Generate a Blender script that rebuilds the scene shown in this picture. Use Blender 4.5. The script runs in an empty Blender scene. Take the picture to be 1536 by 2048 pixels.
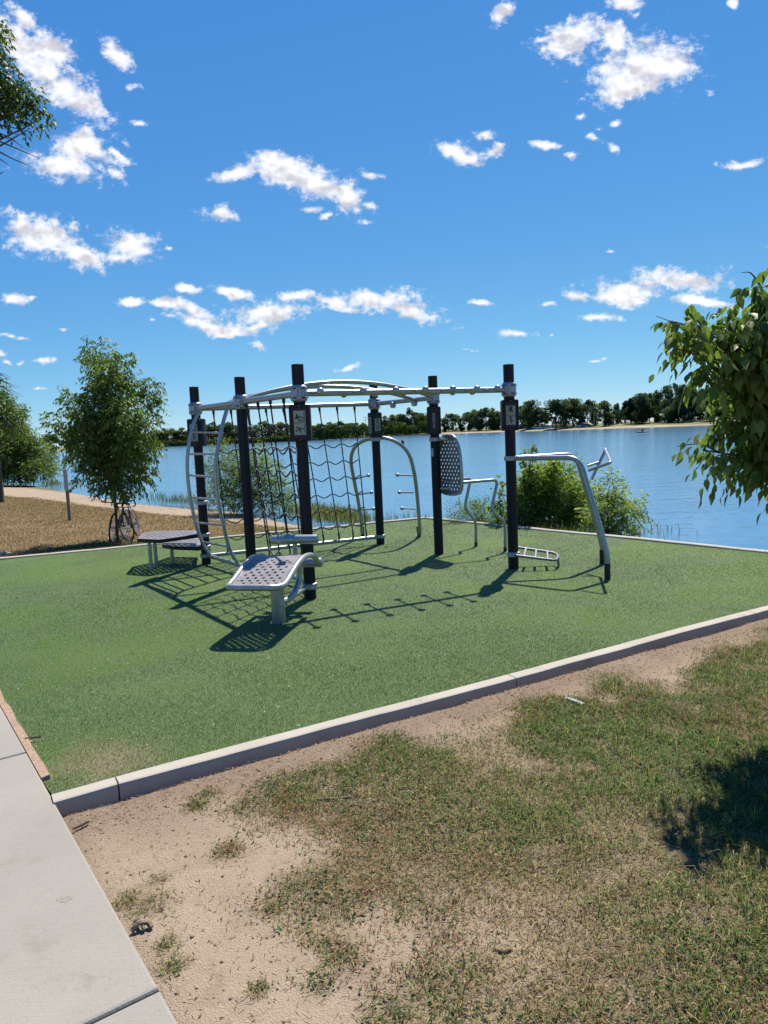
import bpy, math, random
import numpy as np
from mathutils import Vector, Matrix
from mathutils.geometry import tessellate_polygon

random.seed(7); RNG = np.random.default_rng(11)
S = bpy.context.scene
COL = S.collection

# ---------------------------------------------------------------- camera, sky, sun, exposure
EYE = 1.70
FPX = 1450.0                                   # focal length in pixels of the 1536 x 2048 photograph
PITCH = math.atan(159.1 / FPX); ROLL = math.atan(.045)
_r0 = np.array([1., 0, 0]); FWD = np.array([0, math.cos(PITCH), -math.sin(PITCH)]); _u0 = np.array([0, math.sin(PITCH), math.cos(PITCH)])
RGT = math.cos(ROLL) * _r0 - math.sin(ROLL) * _u0; UPV = math.sin(ROLL) * _r0 + math.cos(ROLL) * _u0
CAM = np.array([0, 0, EYE])
cd = bpy.data.cameras.new('camera'); cam = bpy.data.objects.new('camera', cd); COL.objects.link(cam)
cd.sensor_fit = 'VERTICAL'; cd.sensor_height = 24.0; cd.lens = 24.0 * FPX / 2048; cd.clip_start = .05; cd.clip_end = 12000
m = Matrix.Identity(4)
for i in range(3):
    m[i][0] = RGT[i]; m[i][1] = UPV[i]; m[i][2] = -FWD[i]; m[i][3] = CAM[i]
cam.matrix_world = m
S.camera = cam

SUN_EL = math.radians(58.5); SUN_H = np.array([.375, .927])       # horizontal direction towards the sun
sd = bpy.data.lights.new('sun', 'SUN'); sd.energy = 5.0; sd.angle = math.radians(.53); sd.color = (1, .905, .75)
sun = bpy.data.objects.new('sun', sd); COL.objects.link(sun)
_s = Vector((SUN_H[0] * math.cos(SUN_EL), SUN_H[1] * math.cos(SUN_EL), math.sin(SUN_EL)))
sun.rotation_euler = _s.to_track_quat('Z', 'Y').to_euler(); sun.location = (20, 40, 60)

S.view_settings.view_transform = 'Standard'; S.view_settings.look = 'None'
S.view_settings.exposure = .90; S.view_settings.gamma = 1.0
S.render.resolution_x = 768; S.render.resolution_y = 1024
S.cycles.max_bounces = 6; S.cycles.diffuse_bounces = 3; S.cycles.glossy_bounces = 3; S.cycles.transmission_bounces = 4
S.cycles.transparent_max_bounces = 8; S.cycles.caustics_reflective = False; S.cycles.caustics_refractive = False
S.cycles.use_denoising = True

def ray(x, y): return FWD + RGT * (x - 768) / FPX - UPV * (y - 1024) / FPX
def gnd(x, y, z=0.):
    d = ray(x, y); return CAM + d * ((z - EYE) / d[2])
def atY(x, y, Y):
    d = ray(x, y); return CAM + d * (Y / d[1])
def onp(x, y, p, n):
    d = ray(x, y); n = np.asarray(n, float); return CAM + d * (np.dot(np.asarray(p) - CAM, n) / np.dot(d, n))
def proj(p):
    v = np.asarray(p, float) - CAM; z = v @ FWD
    return np.stack([768 + FPX * (v @ RGT) / z, 1024 - FPX * (v @ UPV) / z], -1)

# clouds: each a cluster of soft ellipses on the sky (centre and radii in photograph pixels, tilt downwards to the right)
CLOUDS = [
 (22,72,72,40,30),(112,92,46,30,30),(95,132,62,28,20),(132,172,50,42,35),(168,216,78,28,35),(214,240,34,9,22),(60,40,40,14,40),
 (228,98,40,13,58),(272,176,17,9,0),(160,300,50,30,10),(128,335,72,26,15),(188,312,46,20,30),(236,312,30,8,30),(232,353,22,12,22),(258,287,13,8,25),(287,249,20,6,5),
 (95,482,98,36,16),(165,508,52,22,14),(35,465,44,32,8),(262,490,42,26,8),(238,510,44,13,0),(292,503,26,12,20),(338,497,9,6,0),
 (560,342,72,24,10),(478,345,64,15,-4),(622,366,72,27,20),(690,388,44,28,30),(532,320,38,14,0),(745,341,26,9,12),(746,410,20,9,12),(655,432,24,8,0),(740,446,15,8,0),(620,415,26,7,0),
 (443,428,44,14,4),(378,578,30,9,0),(470,581,36,9,8),(584,590,50,12,3),(262,600,27,12,0),(340,608,48,10,12),(400,624,50,11,10),(440,651,80,12,6),(532,626,78,21,0),(392,640,62,11,5),(510,652,32,7,0),(308,646,16,7,0),
 (762,598,74,19,4),(812,614,72,18,15),(670,604,46,10,10),(690,618,46,7,5),(640,593,15,7,0),(957,602,22,6,0),
 (972,265,22,11,15),(905,300,40,17,0),(940,312,42,13,0),(993,299,20,13,0),(1098,297,26,9,10),(1140,320,16,9,0),
 (1184,285,28,10,15),(1230,305,17,10,18),(1198,262,12,7,0),(1235,250,15,9,-15),(1162,232,11,10,0),
 (1150,76,60,34,0),(1100,75,26,9,0),(1240,82,42,36,0),(1290,130,92,54,-10),(1222,160,46,40,-20),(1352,130,46,40,0),(1240,186,52,20,-10),
 (1015,20,19,28,20),(1255,10,42,13,0),(1287,30,11,6,0),(1477,3,17,9,0),(1415,183,11,8,0),(1480,328,38,8,-5),(1226,497,8,4,0),
 (1355,560,80,25,2),(1250,580,72,19,5),(1240,600,58,13,3),(1150,592,26,12,10),(1400,566,42,18,0),(1402,606,62,9,4),(1098,606,17,6,0),(1197,639,36,7,0),
 (1028,666,42,9,3),(1100,668,9,4,0),(1180,721,18,4,0),(1202,716,11,3,0),(700,733,30,6,0),(510,690,21,7,20),(20,600,25,11,5),(56,604,15,6,10),
 (30,678,38,4,5),(53,680,13,5,0),(135,672,11,3,0),(95,727,25,8,5),(5,715,15,9,0),(20,733,12,5,0),(52,733,10,5,0),(75,790,14,4,0),(941,693,13,4,0),
 # beyond the frame the same fair-weather sky goes on
 (-180,120,120,50,20),(-260,520,110,36,10),(-420,330,140,46,15),(1720,180,110,50,-10),(1700,470,120,36,0),(1930,300,150,50,0),(500,-160,130,50,10),(980,-260,150,60,-8),(1420,-190,120,46,0),(150,-220,150,60,20),(1780,640,110,20,0),(-220,660,110,18,0),(2200,560,160,30,0),(-700,600,170,30,0),
]
def build_world():
    w = bpy.data.worlds.new('World'); S.world = w; w.use_nodes = True
    nt = w.node_tree; nt.nodes.clear(); N = nt.nodes.new; L = nt.links.new
    sky = N('ShaderNodeTexSky'); sky.sky_type = 'NISHITA'; sky.sun_disc = False
    sky.sun_elevation = SUN_EL; sky.sun_rotation = math.atan2(SUN_H[0], SUN_H[1])
    sky.altitude = 3500; sky.air_density = 1.0; sky.dust_density = 0; sky.ozone_density = 6
    sep = N('ShaderNodeSeparateColor'); L(sky.outputs[0], sep.inputs[0]); cc = N('ShaderNodeCombineColor')
    for k, (g, a) in enumerate(SKY_TONE):                                # the camera's own rendering of the blue
        p1 = N('ShaderNodeMath'); p1.operation = 'MULTIPLY'; L(sep.outputs[k], p1.inputs[0]); p1.inputs[1].default_value = SKY_REF
        p2 = N('ShaderNodeMath'); p2.operation = 'POWER'; L(p1.outputs[0], p2.inputs[0]); p2.inputs[1].default_value = g
        p3 = N('ShaderNodeMath'); p3.operation = 'MULTIPLY'; L(p2.outputs[0], p3.inputs[0]); p3.inputs[1].default_value = a / SKY_REF; L(p3.outputs[0], cc.inputs[k])
    bg = N('ShaderNodeBackground'); bg.inputs['Strength'].default_value = SKY_STR; L(cc.outputs[0], bg.inputs[0])
    out = N('ShaderNodeOutputWorld'); L(bg.outputs[0], out.inputs[0])
SKY_STR = .082; SKY_REF = .12; SKY_TONE = ((1.08, .60), (.70, .63), (.31, .69)); CLOUD_V = .545
build_world()

# ---------------------------------------------------------------- helpers
def hash2(ix, iy, seed):
    h = (ix.astype(np.int64) * 374761393 + iy.astype(np.int64) * 668265263 + seed * 1442695041) & 0xFFFFFFFF
    h = ((h ^ (h >> 13)) * 1274126177) & 0xFFFFFFFF
    return ((h ^ (h >> 16)) & 0xFFFFFF) / float(0xFFFFFF)
def vnoise(x, y, seed=0):
    ix = np.floor(x); iy = np.floor(y); fx = x - ix; fy = y - iy
    fx = fx * fx * (3 - 2 * fx); fy = fy * fy * (3 - 2 * fy)
    a = hash2(ix, iy, seed); b = hash2(ix + 1, iy, seed); c = hash2(ix, iy + 1, seed); d = hash2(ix + 1, iy + 1, seed)
    return (a * (1 - fx) + b * fx) * (1 - fy) + (c * (1 - fx) + d * fx) * fy
def fbm(x, y, seed=0, oc=4):
    v = 0; a = .5; t = 0
    for k in range(oc):
        v = v + a * vnoise(x * 2 ** k + 17.3 * k, y * 2 ** k - 9.1 * k, seed + k); t += a; a *= .5
    return v / t
def sstep(a, b, x):
    t = np.clip((x - a) / (b - a), 0, 1); return t * t * (3 - 2 * t)
def seg_dist(px, py, line):
    best = np.full(np.shape(px), 1e9)
    for (ax, ay), (bx, by) in zip(line[:-1], line[1:]):
        dx, dy = bx - ax, by - ay; t = np.clip(((px - ax) * dx + (py - ay) * dy) / (dx * dx + dy * dy), 0, 1)
        best = np.minimum(best, np.hypot(px - ax - t * dx, py - ay - t * dy))
    return best
def inside(px, py, poly):
    c = np.zeros(np.shape(px), bool); n = len(poly)
    for i in range(n):
        (x1, y1), (x2, y2) = poly[i], poly[(i + 1) % n]
        if y1 == y2: continue
        c ^= ((y1 > py) != (y2 > py)) & (px < (x2 - x1) * (py - y1) / (y2 - y1) + x1)
    return c

def tag(o, label=None, cat=None, group=None, kind=None):
    if label: o['label'] = label
    if cat: o['category'] = cat
    if group: o['group'] = group
    if kind: o['kind'] = kind
    return o
def thing(name, loc, label, cat, group=None, rz=0):
    o = bpy.data.objects.new(name, None); COL.objects.link(o); o.location = loc; o.rotation_euler = (0, 0, rz); o.empty_display_size = .2
    return tag(o, label, cat, group)
def link(name, me, parent=None):
    o = bpy.data.objects.new(name, me); COL.objects.link(o)
    if parent is not None: o.parent = parent
    return o
def copy_tree(o, parent=None):
    c = o.copy(); COL.objects.link(c); c.parent = parent
    for ch in [x for x in o.children]: copy_tree(ch, c)
    return c

def npmesh(name, verts, faces_flat, counts, mat, cols=None, smooth=False, normals_up=False):
    me = bpy.data.meshes.new(name); nv = len(verts)
    me.vertices.add(nv); me.vertices.foreach_set('co', np.asarray(verts, np.float32).ravel())
    me.loops.add(len(faces_flat)); me.loops.foreach_set('vertex_index', np.asarray(faces_flat, np.int32))
    me.polygons.add(len(counts)); st = np.zeros(len(counts), np.int32); st[1:] = np.cumsum(counts)[:-1]
    me.polygons.foreach_set('loop_start', st)
    try: me.polygons.foreach_set('loop_total', np.asarray(counts, np.int32))
    except Exception: pass
    me.update(calc_edges=True)
    if cols is not None:
        a = me.color_attributes.new('Col', 'FLOAT_COLOR', 'POINT')
        c4 = np.ones((nv, 4), np.float32); c4[:, :3] = np.asarray(cols) * ALB; a.data.foreach_set('color', c4.ravel())
    if smooth: me.polygons.foreach_set('use_smooth', np.ones(len(counts), bool))
    if mat: me.materials.append(mat)
    return me

def unit(v): v = np.asarray(v, float); return v / max(1e-9, np.linalg.norm(v))
def bend(pts, rad=.1, n=6):
    pts = [np.asarray(p, float) for p in pts]; out = [pts[0]]
    for a, b, c in zip(pts[:-2], pts[1:-1], pts[2:]):
        r1 = min(rad, .48 * np.linalg.norm(a - b), .48 * np.linalg.norm(c - b))
        p = b + unit(a - b) * r1; q = b + unit(c - b) * r1
        for k in range(n + 1):
            t = k / n; out.append((1 - t) ** 2 * p + 2 * t * (1 - t) * b + t * t * q)
    out.append(pts[-1]); return out
def spline(pts, n=6):
    P = [np.asarray(p, float) for p in pts]; P = [2 * P[0] - P[1]] + P + [2 * P[-1] - P[-2]]; out = []
    for i in range(1, len(P) - 2):
        for k in range(n):
            t = k / n; a, b, c, d = P[i - 1:i + 3]
            out.append(.5 * (2 * b + (c - a) * t + (2 * a - 5 * b + 4 * c - d) * t * t + (3 * b - a - 3 * c + d) * t ** 3))
    out.append(P[-2]); return out

class MB:
    def __init__(s, off=(0, 0, 0)): s.v = []; s.f = []; s.off = np.asarray(off, float)
    def add(s, vs, fs):
        b = len(s.v); s.v += [tuple(np.asarray(p, float) - s.off) for p in vs]; s.f += [tuple(b + i for i in f) for f in fs]; return s
    def box(s, c, size, ex=(1, 0, 0), ez=(0, 0, 1)):
        ex = unit(ex); ez = unit(ez); ey = np.cross(ez, ex); c = np.asarray(c, float); h = np.asarray(size, float) / 2
        vs = [c + ex * h[0] * a + ey * h[1] * b + ez * h[2] * d for d in (-1, 1) for b in (-1, 1) for a in (-1, 1)]
        return s.add(vs, [(0, 2, 3, 1), (4, 5, 7, 6), (0, 1, 5, 4), (2, 6, 7, 3), (0, 4, 6, 2), (1, 3, 7, 5)])
    def tube(s, pts, r, n=10, cap=True, closed=False):
        pts = [np.asarray(p, float) for p in pts]; m_ = len(pts); rr = r if hasattr(r, '__len__') else [r] * m_
        tang = []
        for i in range(m_):
            if closed: t = pts[(i + 1) % m_] - pts[i - 1]
            else: t = pts[min(i + 1, m_ - 1)] - pts[max(i - 1, 0)]
            tang.append(unit(t))
        up = np.array([0, 0, 1.]) if abs(tang[0][2]) < .9 else np.array([1., 0, 0])
        x = unit(np.cross(up, tang[0])); vs = []
        for i in range(m_):
            x = unit(x - tang[i] * (x @ tang[i])); y = np.cross(tang[i], x)
            for k in range(n):
                a = 2 * math.pi * k / n; vs.append(pts[i] + rr[i] * (math.cos(a) * x + math.sin(a) * y))
        fs = []
        for i in range(m_ if closed else m_ - 1):
            j = (i + 1) % m_
            for k in range(n): fs.append((i * n + k, i * n + (k + 1) % n, j * n + (k + 1) % n, j * n + k))
        if cap and not closed: fs += [tuple(range(n - 1, -1, -1)), tuple((m_ - 1) * n + k for k in range(n))]
        return s.add(vs, fs)
    def lathe(s, o, prof, n=20, axis=(0, 0, 1)):
        ax = unit(axis); u = unit(np.cross((0, 1, 0) if abs(ax[1]) < .9 else (1, 0, 0), ax)); w = np.cross(ax, u); o = np.asarray(o, float); vs = []
        for (r, z) in prof:
            for k in range(n):
                a = 2 * math.pi * k / n; vs.append(o + ax * z + r * (math.cos(a) * u + math.sin(a) * w))
        fs = [(i * n + k, i * n + (k + 1) % n, (i + 1) * n + (k + 1) % n, (i + 1) * n + k) for i in range(len(prof) - 1) for k in range(n)]
        fs += [tuple(range(n - 1, -1, -1)), tuple((len(prof) - 1) * n + k for k in range(n))]
        return s.add(vs, fs)
    def ball(s, c, r, n=10, m_=6, sc=(1, 1, 1)):
        c = np.asarray(c, float); prof = [(max(1e-4, math.sin(math.pi * i / m_)), -math.cos(math.pi * i / m_)) for i in range(m_ + 1)]
        vs = []
        for (q, z) in prof:
            for k in range(n):
                a = 2 * math.pi * k / n; vs.append(c + r * np.array([q * math.cos(a) * sc[0], q * math.sin(a) * sc[1], z * sc[2]]))
        return s.add(vs, [(i * n + k, i * n + (k + 1) % n, (i + 1) * n + (k + 1) % n, (i + 1) * n + k) for i in range(m_) for k in range(n)])
    def slab(s, poly, o, ex, ez, nrm, depth, bev=0.):
        """outline poly (x,z) in the frame o,ex,ez, front at +nrm*depth/2"""
        o, ex, ez, nrm = [np.asarray(q, float) for q in (o, ex, ez, nrm)]; n = len(poly)
        cx = sum(p[0] for p in poly) / n; cz = sum(p[1] for p in poly) / n
        rings = []
        def ring(d, ins):
            out = []
            for (a, b) in poly:
                l = math.hypot(a - cx, b - cz); k = max(0, (l - ins) / l); out.append(o + ex * (cx + (a - cx) * k) + ez * (cz + (b - cz) * k) + nrm * d)
            rings.append(out)
        if bev: ring(-depth / 2, bev)
        ring(-depth / 2 + bev, 0); ring(depth / 2 - bev, 0)
        if bev: ring(depth / 2, bev)
        vs = [p for r in rings for p in r]; fs = []
        for i in range(len(rings) - 1):
            for k in range(n): fs.append((i * n + k, i * n + (k + 1) % n, (i + 1) * n + (k + 1) % n, (i + 1) * n + k))
        fs += [tuple(range(n - 1, -1, -1)), tuple((len(rings) - 1) * n + k for k in range(n))]
        return s.add(vs, fs)
    def build(s, name, mat, parent=None, smooth=True, ang=40):
        me = bpy.data.meshes.new(name); me.from_pydata([tuple(map(float, p)) for p in s.v], [], s.f); me.materials.append(mat)
        if smooth:
            me.polygons.foreach_set('use_smooth', [True] * len(me.polygons))
            try: me.set_sharp_from_angle(angle=math.radians(ang))
            except Exception: pass
        return link(name, me, parent)

def rrect(w, h, r, n=4):
    out = []
    for (sx, sz, a0) in ((1, 1, 0), (-1, 1, 90), (-1, -1, 180), (1, -1, 270)):
        for k in range(n + 1):
            a = math.radians(a0 + 90 * k / n); out.append((sx * (w / 2 - r) + r * math.cos(a), sz * (h / 2 - r) + r * math.sin(a)))
    return out
def perforated(mb, outer, holes, hr, fmap, thick=.005, nh=8):
    """flat plate outline with round holes, mapped by fmap(u, v, d) into space"""
    loops = [outer] + [[(hx + hr * math.cos(2 * math.pi * k / nh), hy - hr * math.sin(2 * math.pi * k / nh)) for k in range(nh)] for hx, hy in holes]
    tri = tessellate_polygon([[Vector((a, b, 0)) for a, b in lp] for lp in loops])
    flat = [p for lp in loops for p in lp]; n = len(flat)
    vs = [fmap(a, b, 0) for a, b in flat] + [fmap(a, b, -thick) for a, b in flat]
    fs = []
    for t in tri:
        (x0, y0), (x1, y1), (x2, y2) = [flat[i] for i in t]
        if (x1 - x0) * (y2 - y0) - (x2 - x0) * (y1 - y0) < 0: t = t[::-1]
        fs.append(tuple(t)); fs.append(tuple(n + i for i in t[::-1]))
    b = 0
    for lp in loops:
        k = len(lp)
        for i in range(k): fs.append((b + i, n + b + i, n + b + (i + 1) % k, b + (i + 1) % k))
        b += k
    return mb.add(vs, fs)

# ---------------------------------------------------------------- materials
ALB = .70                                                    # all paints, soils and leaves, against the strong midday sun
def nodes(name):
    mt = bpy.data.materials.new(name); mt.use_nodes = True; nt = mt.node_tree
    return mt, nt, nt.nodes.new, nt.links.new, nt.nodes['Principled BSDF']
def pm(name, col, rough=.5, metal=0., col2=None, scale=12, detail=6, bump=0., bscale=60, spec=.5, lo=.35, hi=.65, coat=0):
    mt, nt, N, L, b = nodes(name); b.inputs['Roughness'].default_value = rough; b.inputs['Metallic'].default_value = metal
    b.inputs['Specular IOR Level'].default_value = spec; b.inputs['Coat Weight'].default_value = coat
    tc = N('ShaderNodeTexCoord'); col2 = col2 or tuple(c * .8 for c in col)
    if metal < .5: col = tuple(c * ALB for c in col); col2 = tuple(c * ALB for c in col2)
    n = N('ShaderNodeTexNoise'); n.inputs['Scale'].default_value = scale; n.inputs['Detail'].default_value = detail; L(tc.outputs['Object'], n.inputs['Vector'])
    mr = N('ShaderNodeMapRange'); mr.inputs[1].default_value = lo; mr.inputs[2].default_value = hi; L(n.outputs['Fac'], mr.inputs[0])
    mx = N('ShaderNodeMix'); mx.data_type = 'RGBA'; L(mr.outputs[0], mx.inputs[0]); mx.inputs[6].default_value = (*col, 1); mx.inputs[7].default_value = (*col2, 1)
    L(mx.outputs[2], b.inputs['Base Color'])
    if bump:
        n2 = N('ShaderNodeTexNoise'); n2.inputs['Scale'].default_value = bscale; n2.inputs['Detail'].default_value = 4; L(tc.outputs['Object'], n2.inputs['Vector'])
        bp = N('ShaderNodeBump'); bp.inputs['Strength'].default_value = bump; bp.inputs['Distance'].default_value = .02; L(n2.outputs['Fac'], bp.inputs['Height']); L(bp.outputs[0], b.inputs['Normal'])
    return mt
def leafmat(name, trans=.35, rough=.45, spec=.4, tint=(1, 1, 1), sheen=0):
    mt, nt, N, L, b = nodes(name); a = N('ShaderNodeVertexColor'); a.layer_name = 'Col'
    L(a.outputs[0], b.inputs['Base Color']); b.inputs['Roughness'].default_value = rough; b.inputs['Specular IOR Level'].default_value = spec; b.inputs['Sheen Weight'].default_value = sheen; b.inputs['Sheen Roughness'].default_value = .35
    t = N('ShaderNodeBsdfTranslucent'); mul = N('ShaderNodeMix'); mul.data_type = 'RGBA'; mul.blend_type = 'MULTIPLY'; mul.inputs[0].default_value = 1
    L(a.outputs[0], mul.inputs[6]); mul.inputs[7].default_value = (1.35, 1.5, .7, 1); L(mul.outputs[2], t.inputs[0])
    mx = N('ShaderNodeMixShader'); mx.inputs[0].default_value = trans; L(b.outputs[0], mx.inputs[1]); L(t.outputs[0], mx.inputs[2])
    L(mx.outputs[0], nt.nodes['Material Output'].inputs[0]); return mt

M = dict(
 post=pm('black_powder_coat', (.008, .008, .013), .5, 0, (.011, .011, .016), 30, spec=.3),
 silver=pm('silver_powder_coat', (.36, .38, .385), .33, .6, (.29, .31, .315), 18, spec=.5),
 cast=pm('cast_aluminium', (.40, .42, .45), .48, .6, (.28, .30, .33), 40, bump=.15, bscale=200),
 plate=pm('grey_coated_plate', (.30, .28, .31), .42, .15, (.22, .21, .235), 9, 8, bump=.1, bscale=300),
 dark=pm('dark_plastic', (.011, .010, .011), .5, 0, (.015, .014, .014), 30, spec=.3),
 black=pm('black_rubber', (.012, .012, .013), .6, 0, (.02, .02, .02), 40),
 rope=pm('black_rope', (.018, .018, .02), .8, 0, (.03, .03, .033), 300, bump=.4, bscale=400),
 ferrule=pm('pale_ferrule', (.55, .55, .54), .45, .3, (.4, .4, .4), 60),
 sign=pm('cream_sign', (.47, .50, .37), .55, 0, (.42, .45, .34), 30),
 ink=pm('dark_sign_ink', (.015, .03, .025), .6),
 white=pm('white_label', (.75, .76, .76), .5, 0, (.6, .6, .6), 80),
 bark=pm('grey_brown_bark', (.14, .105, .075), .9, 0, (.07, .052, .04), 25, 8, bump=.9, bscale=35),
 twig=pm('dry_twig', (.30, .24, .17), .85, 0, (.16, .12, .08), 30, bump=.5),
 wood=pm('weathered_wood', (.34, .28, .21), .85, 0, (.22, .175, .13), 14, 8, bump=.5, bscale=50),
 strip=pm('tan_edging', (.47, .33, .235), .9, 0, (.36, .25, .175), 25, 8, bump=.5, bscale=80),
 leaf=leafmat('leaf', .38, .5, .25), bushleaf=leafmat('bush_leaf', .55, .55, .2), grass=leafmat('grass_blade', .3, .6, .2), turfb=leafmat('turf_blade', .35, .5, .3, sheen=.08), far=leafmat('far_leaf', .3, .8, .1),
 bikef=pm('bike_frame_paint', (.02, .025, .06), .3, .2, (.025, .03, .07), 20, coat=.4), chrome=pm('bright_alloy', (.6, .62, .65), .25, .9, (.5, .52, .55), 30),
 redplastic=pm('red_plastic', (.45, .02, .02), .4, 0, (.35, .02, .02), 10), bikeg=pm('bike_frame_graphite', (.03, .03, .032), .35, .2),
)

def concrete(name, c1, c2, dark):
    mt, nt, N, L, b = nodes(name); tc = N('ShaderNodeTexCoord'); b.inputs['Roughness'].default_value = .88; b.inputs['Specular IOR Level'].default_value = .25
    def nz(s, d, r=.6):
        n = N('ShaderNodeTexNoise'); n.inputs['Scale'].default_value = s; n.inputs['Detail'].default_value = d; n.inputs['Roughness'].default_value = r; L(tc.outputs['Object'], n.inputs['Vector']); return n.outputs['Fac']
    def mix(f, a, c, lo=.4, hi=.6):
        mr = N('ShaderNodeMapRange'); mr.inputs[1].default_value = lo; mr.inputs[2].default_value = hi; L(f, mr.inputs[0])
        mx = N('ShaderNodeMix'); mx.data_type = 'RGBA'; L(mr.outputs[0], mx.inputs[0])
        for k, v in ((6, a), (7, c)):
            if isinstance(v, tuple): mx.inputs[k].default_value = tuple(q * ALB for q in v) + (1,)
            else: L(v, mx.inputs[k])
        return mx.outputs[2]
    base = mix(nz(1.3, 8, .65), c1, c2, .35, .65); base = mix(nz(160, 3), base, tuple(x * .82 for x in c2), .55, .72); base = mix(nz(5, 6, .7), base, dark, .58, .82)
    L(base, b.inputs['Base Color'])
    mp = N('ShaderNodeMapping'); mp.inputs['Rotation'].default_value = (0, 0, math.radians(36)); mp.inputs['Scale'].default_value = (6, 180, 60); L(tc.outputs['Object'], mp.inputs[0])
    n = N('ShaderNodeTexNoise'); n.inputs['Scale'].default_value = 1; n.inputs['Detail'].default_value = 3; L(mp.outputs[0], n.inputs['Vector'])
    ad = N('ShaderNodeMath'); ad.operation = 'ADD'; L(n.outputs['Fac'], ad.inputs[0]); L(nz(220, 3), ad.inputs[1])
    bp = N('ShaderNodeBump'); bp.inputs['Strength'].default_value = .35; bp.inputs['Distance'].default_value = .004; L(ad.outputs[0], bp.inputs['Height']); L(bp.outputs[0], b.inputs['Normal'])
    return mt
M['walk'] = concrete('broom_concrete', (.355, .342, .315), (.31, .298, .275), (.25, .232, .205))
M['kerb'] = concrete('kerb_concrete', (.485, .46, .41), (.42, .39, .345), (.28, .235, .18))
M['stain'] = pm('dark_stain', (.245, .235, .195), .9, 0, (.30, .285, .25), 60)

def ground_mat():
    mt, nt, N, L, b = nodes('soil_and_lawn'); b.inputs['Roughness'].default_value = .95; b.inputs['Specular IOR Level'].default_value = .1
    tc = N('ShaderNodeTexCoord')
    def att(n):
        a = N('ShaderNodeAttribute'); a.attribute_name = n; return a.outputs['Fac']
    def nz(s, d, r=.6):
        n = N('ShaderNodeTexNoise'); n.inputs['Scale'].default_value = s; n.inputs['Detail'].default_value = d; n.inputs['Roughness'].default_value = r; L(tc.outputs['Object'], n.inputs['Vector']); return n.outputs['Fac']
    def mix(f, a, c, lo=None, hi=None):
        if lo is not None:
            mr = N('ShaderNodeMapRange'); mr.inputs[1].default_value = lo; mr.inputs[2].default_value = hi; L(f, mr.inputs[0]); f = mr.outputs[0]
        mx = N('ShaderNodeMix'); mx.data_type = 'RGBA'; L(f, mx.inputs[0])
        for k, v in ((6, a), (7, c)):
            if isinstance(v, tuple): mx.inputs[k].default_value = tuple(q * ALB for q in v) + (1,)
            else: L(v, mx.inputs[k])
        return mx.outputs[2]
    dirt = mix(nz(2.2, 7, .65), (.385, .312, .235), (.315, .25, .188), .35, .65)
    dirt = mix(nz(38, 5, .7), dirt, (.22, .15, .105), .58, .76)
    vo = N('ShaderNodeTexVoronoi'); vo.inputs['Scale'].default_value = 150; L(tc.outputs['Object'], vo.inputs['Vector'])
    dirt = mix(vo.outputs['Color'], dirt, (.43, .335, .26), .7, .95)
    dirt = mix(nz(3.1, 8, .72), dirt, (.225, .175, .13), .52, .74)
    litter = mix(nz(60, 5, .7), (.275, .205, .15), (.185, .135, .105), .4, .6); litter = mix(nz(120, 3), litter, (.46, .38, .28), .6, .75)
    base = mix(att('litter'), dirt, litter)
    lawn = mix(nz(1.2, 6, .7), (.27, .195, .115), (.20, .14, .085), .35, .65); lawn = mix(nz(9, 6, .7), lawn, (.35, .27, .165), .5, .72); lawn = mix(nz(45, 4, .7), lawn, (.17, .13, .06), .55, .7)
    lawn = mix(att('green'), lawn, (.11, .14, .045))
    base = mix(att('lawn'), base, lawn)
    path = mix(nz(1.5, 7, .65), (.41, .335, .26), (.34, .27, .205), .35, .65); path = mix(nz(14, 6, .7), path, (.30, .235, .165), .58, .75)
    base = mix(att('path'), base, path)
    under = mix(nz(20, 5, .7), (.135, .105, .065), (.24, .185, .125), .4, .6)
    base = mix(att('grassy'), base, under)
    L(base, b.inputs['Base Color'])
    sm = N('ShaderNodeMath'); sm.operation = 'ADD'; L(nz(45, 6, .7), sm.inputs[0]); L(vo.outputs['Distance'], sm.inputs[1])
    bp = N('ShaderNodeBump'); bp.inputs['Strength'].default_value = .6; bp.inputs['Distance'].default_value = .007; L(sm.outputs[0], bp.inputs['Height']); L(bp.outputs[0], b.inputs['Normal'])
    return mt
M['ground'] = ground_mat()

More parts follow.
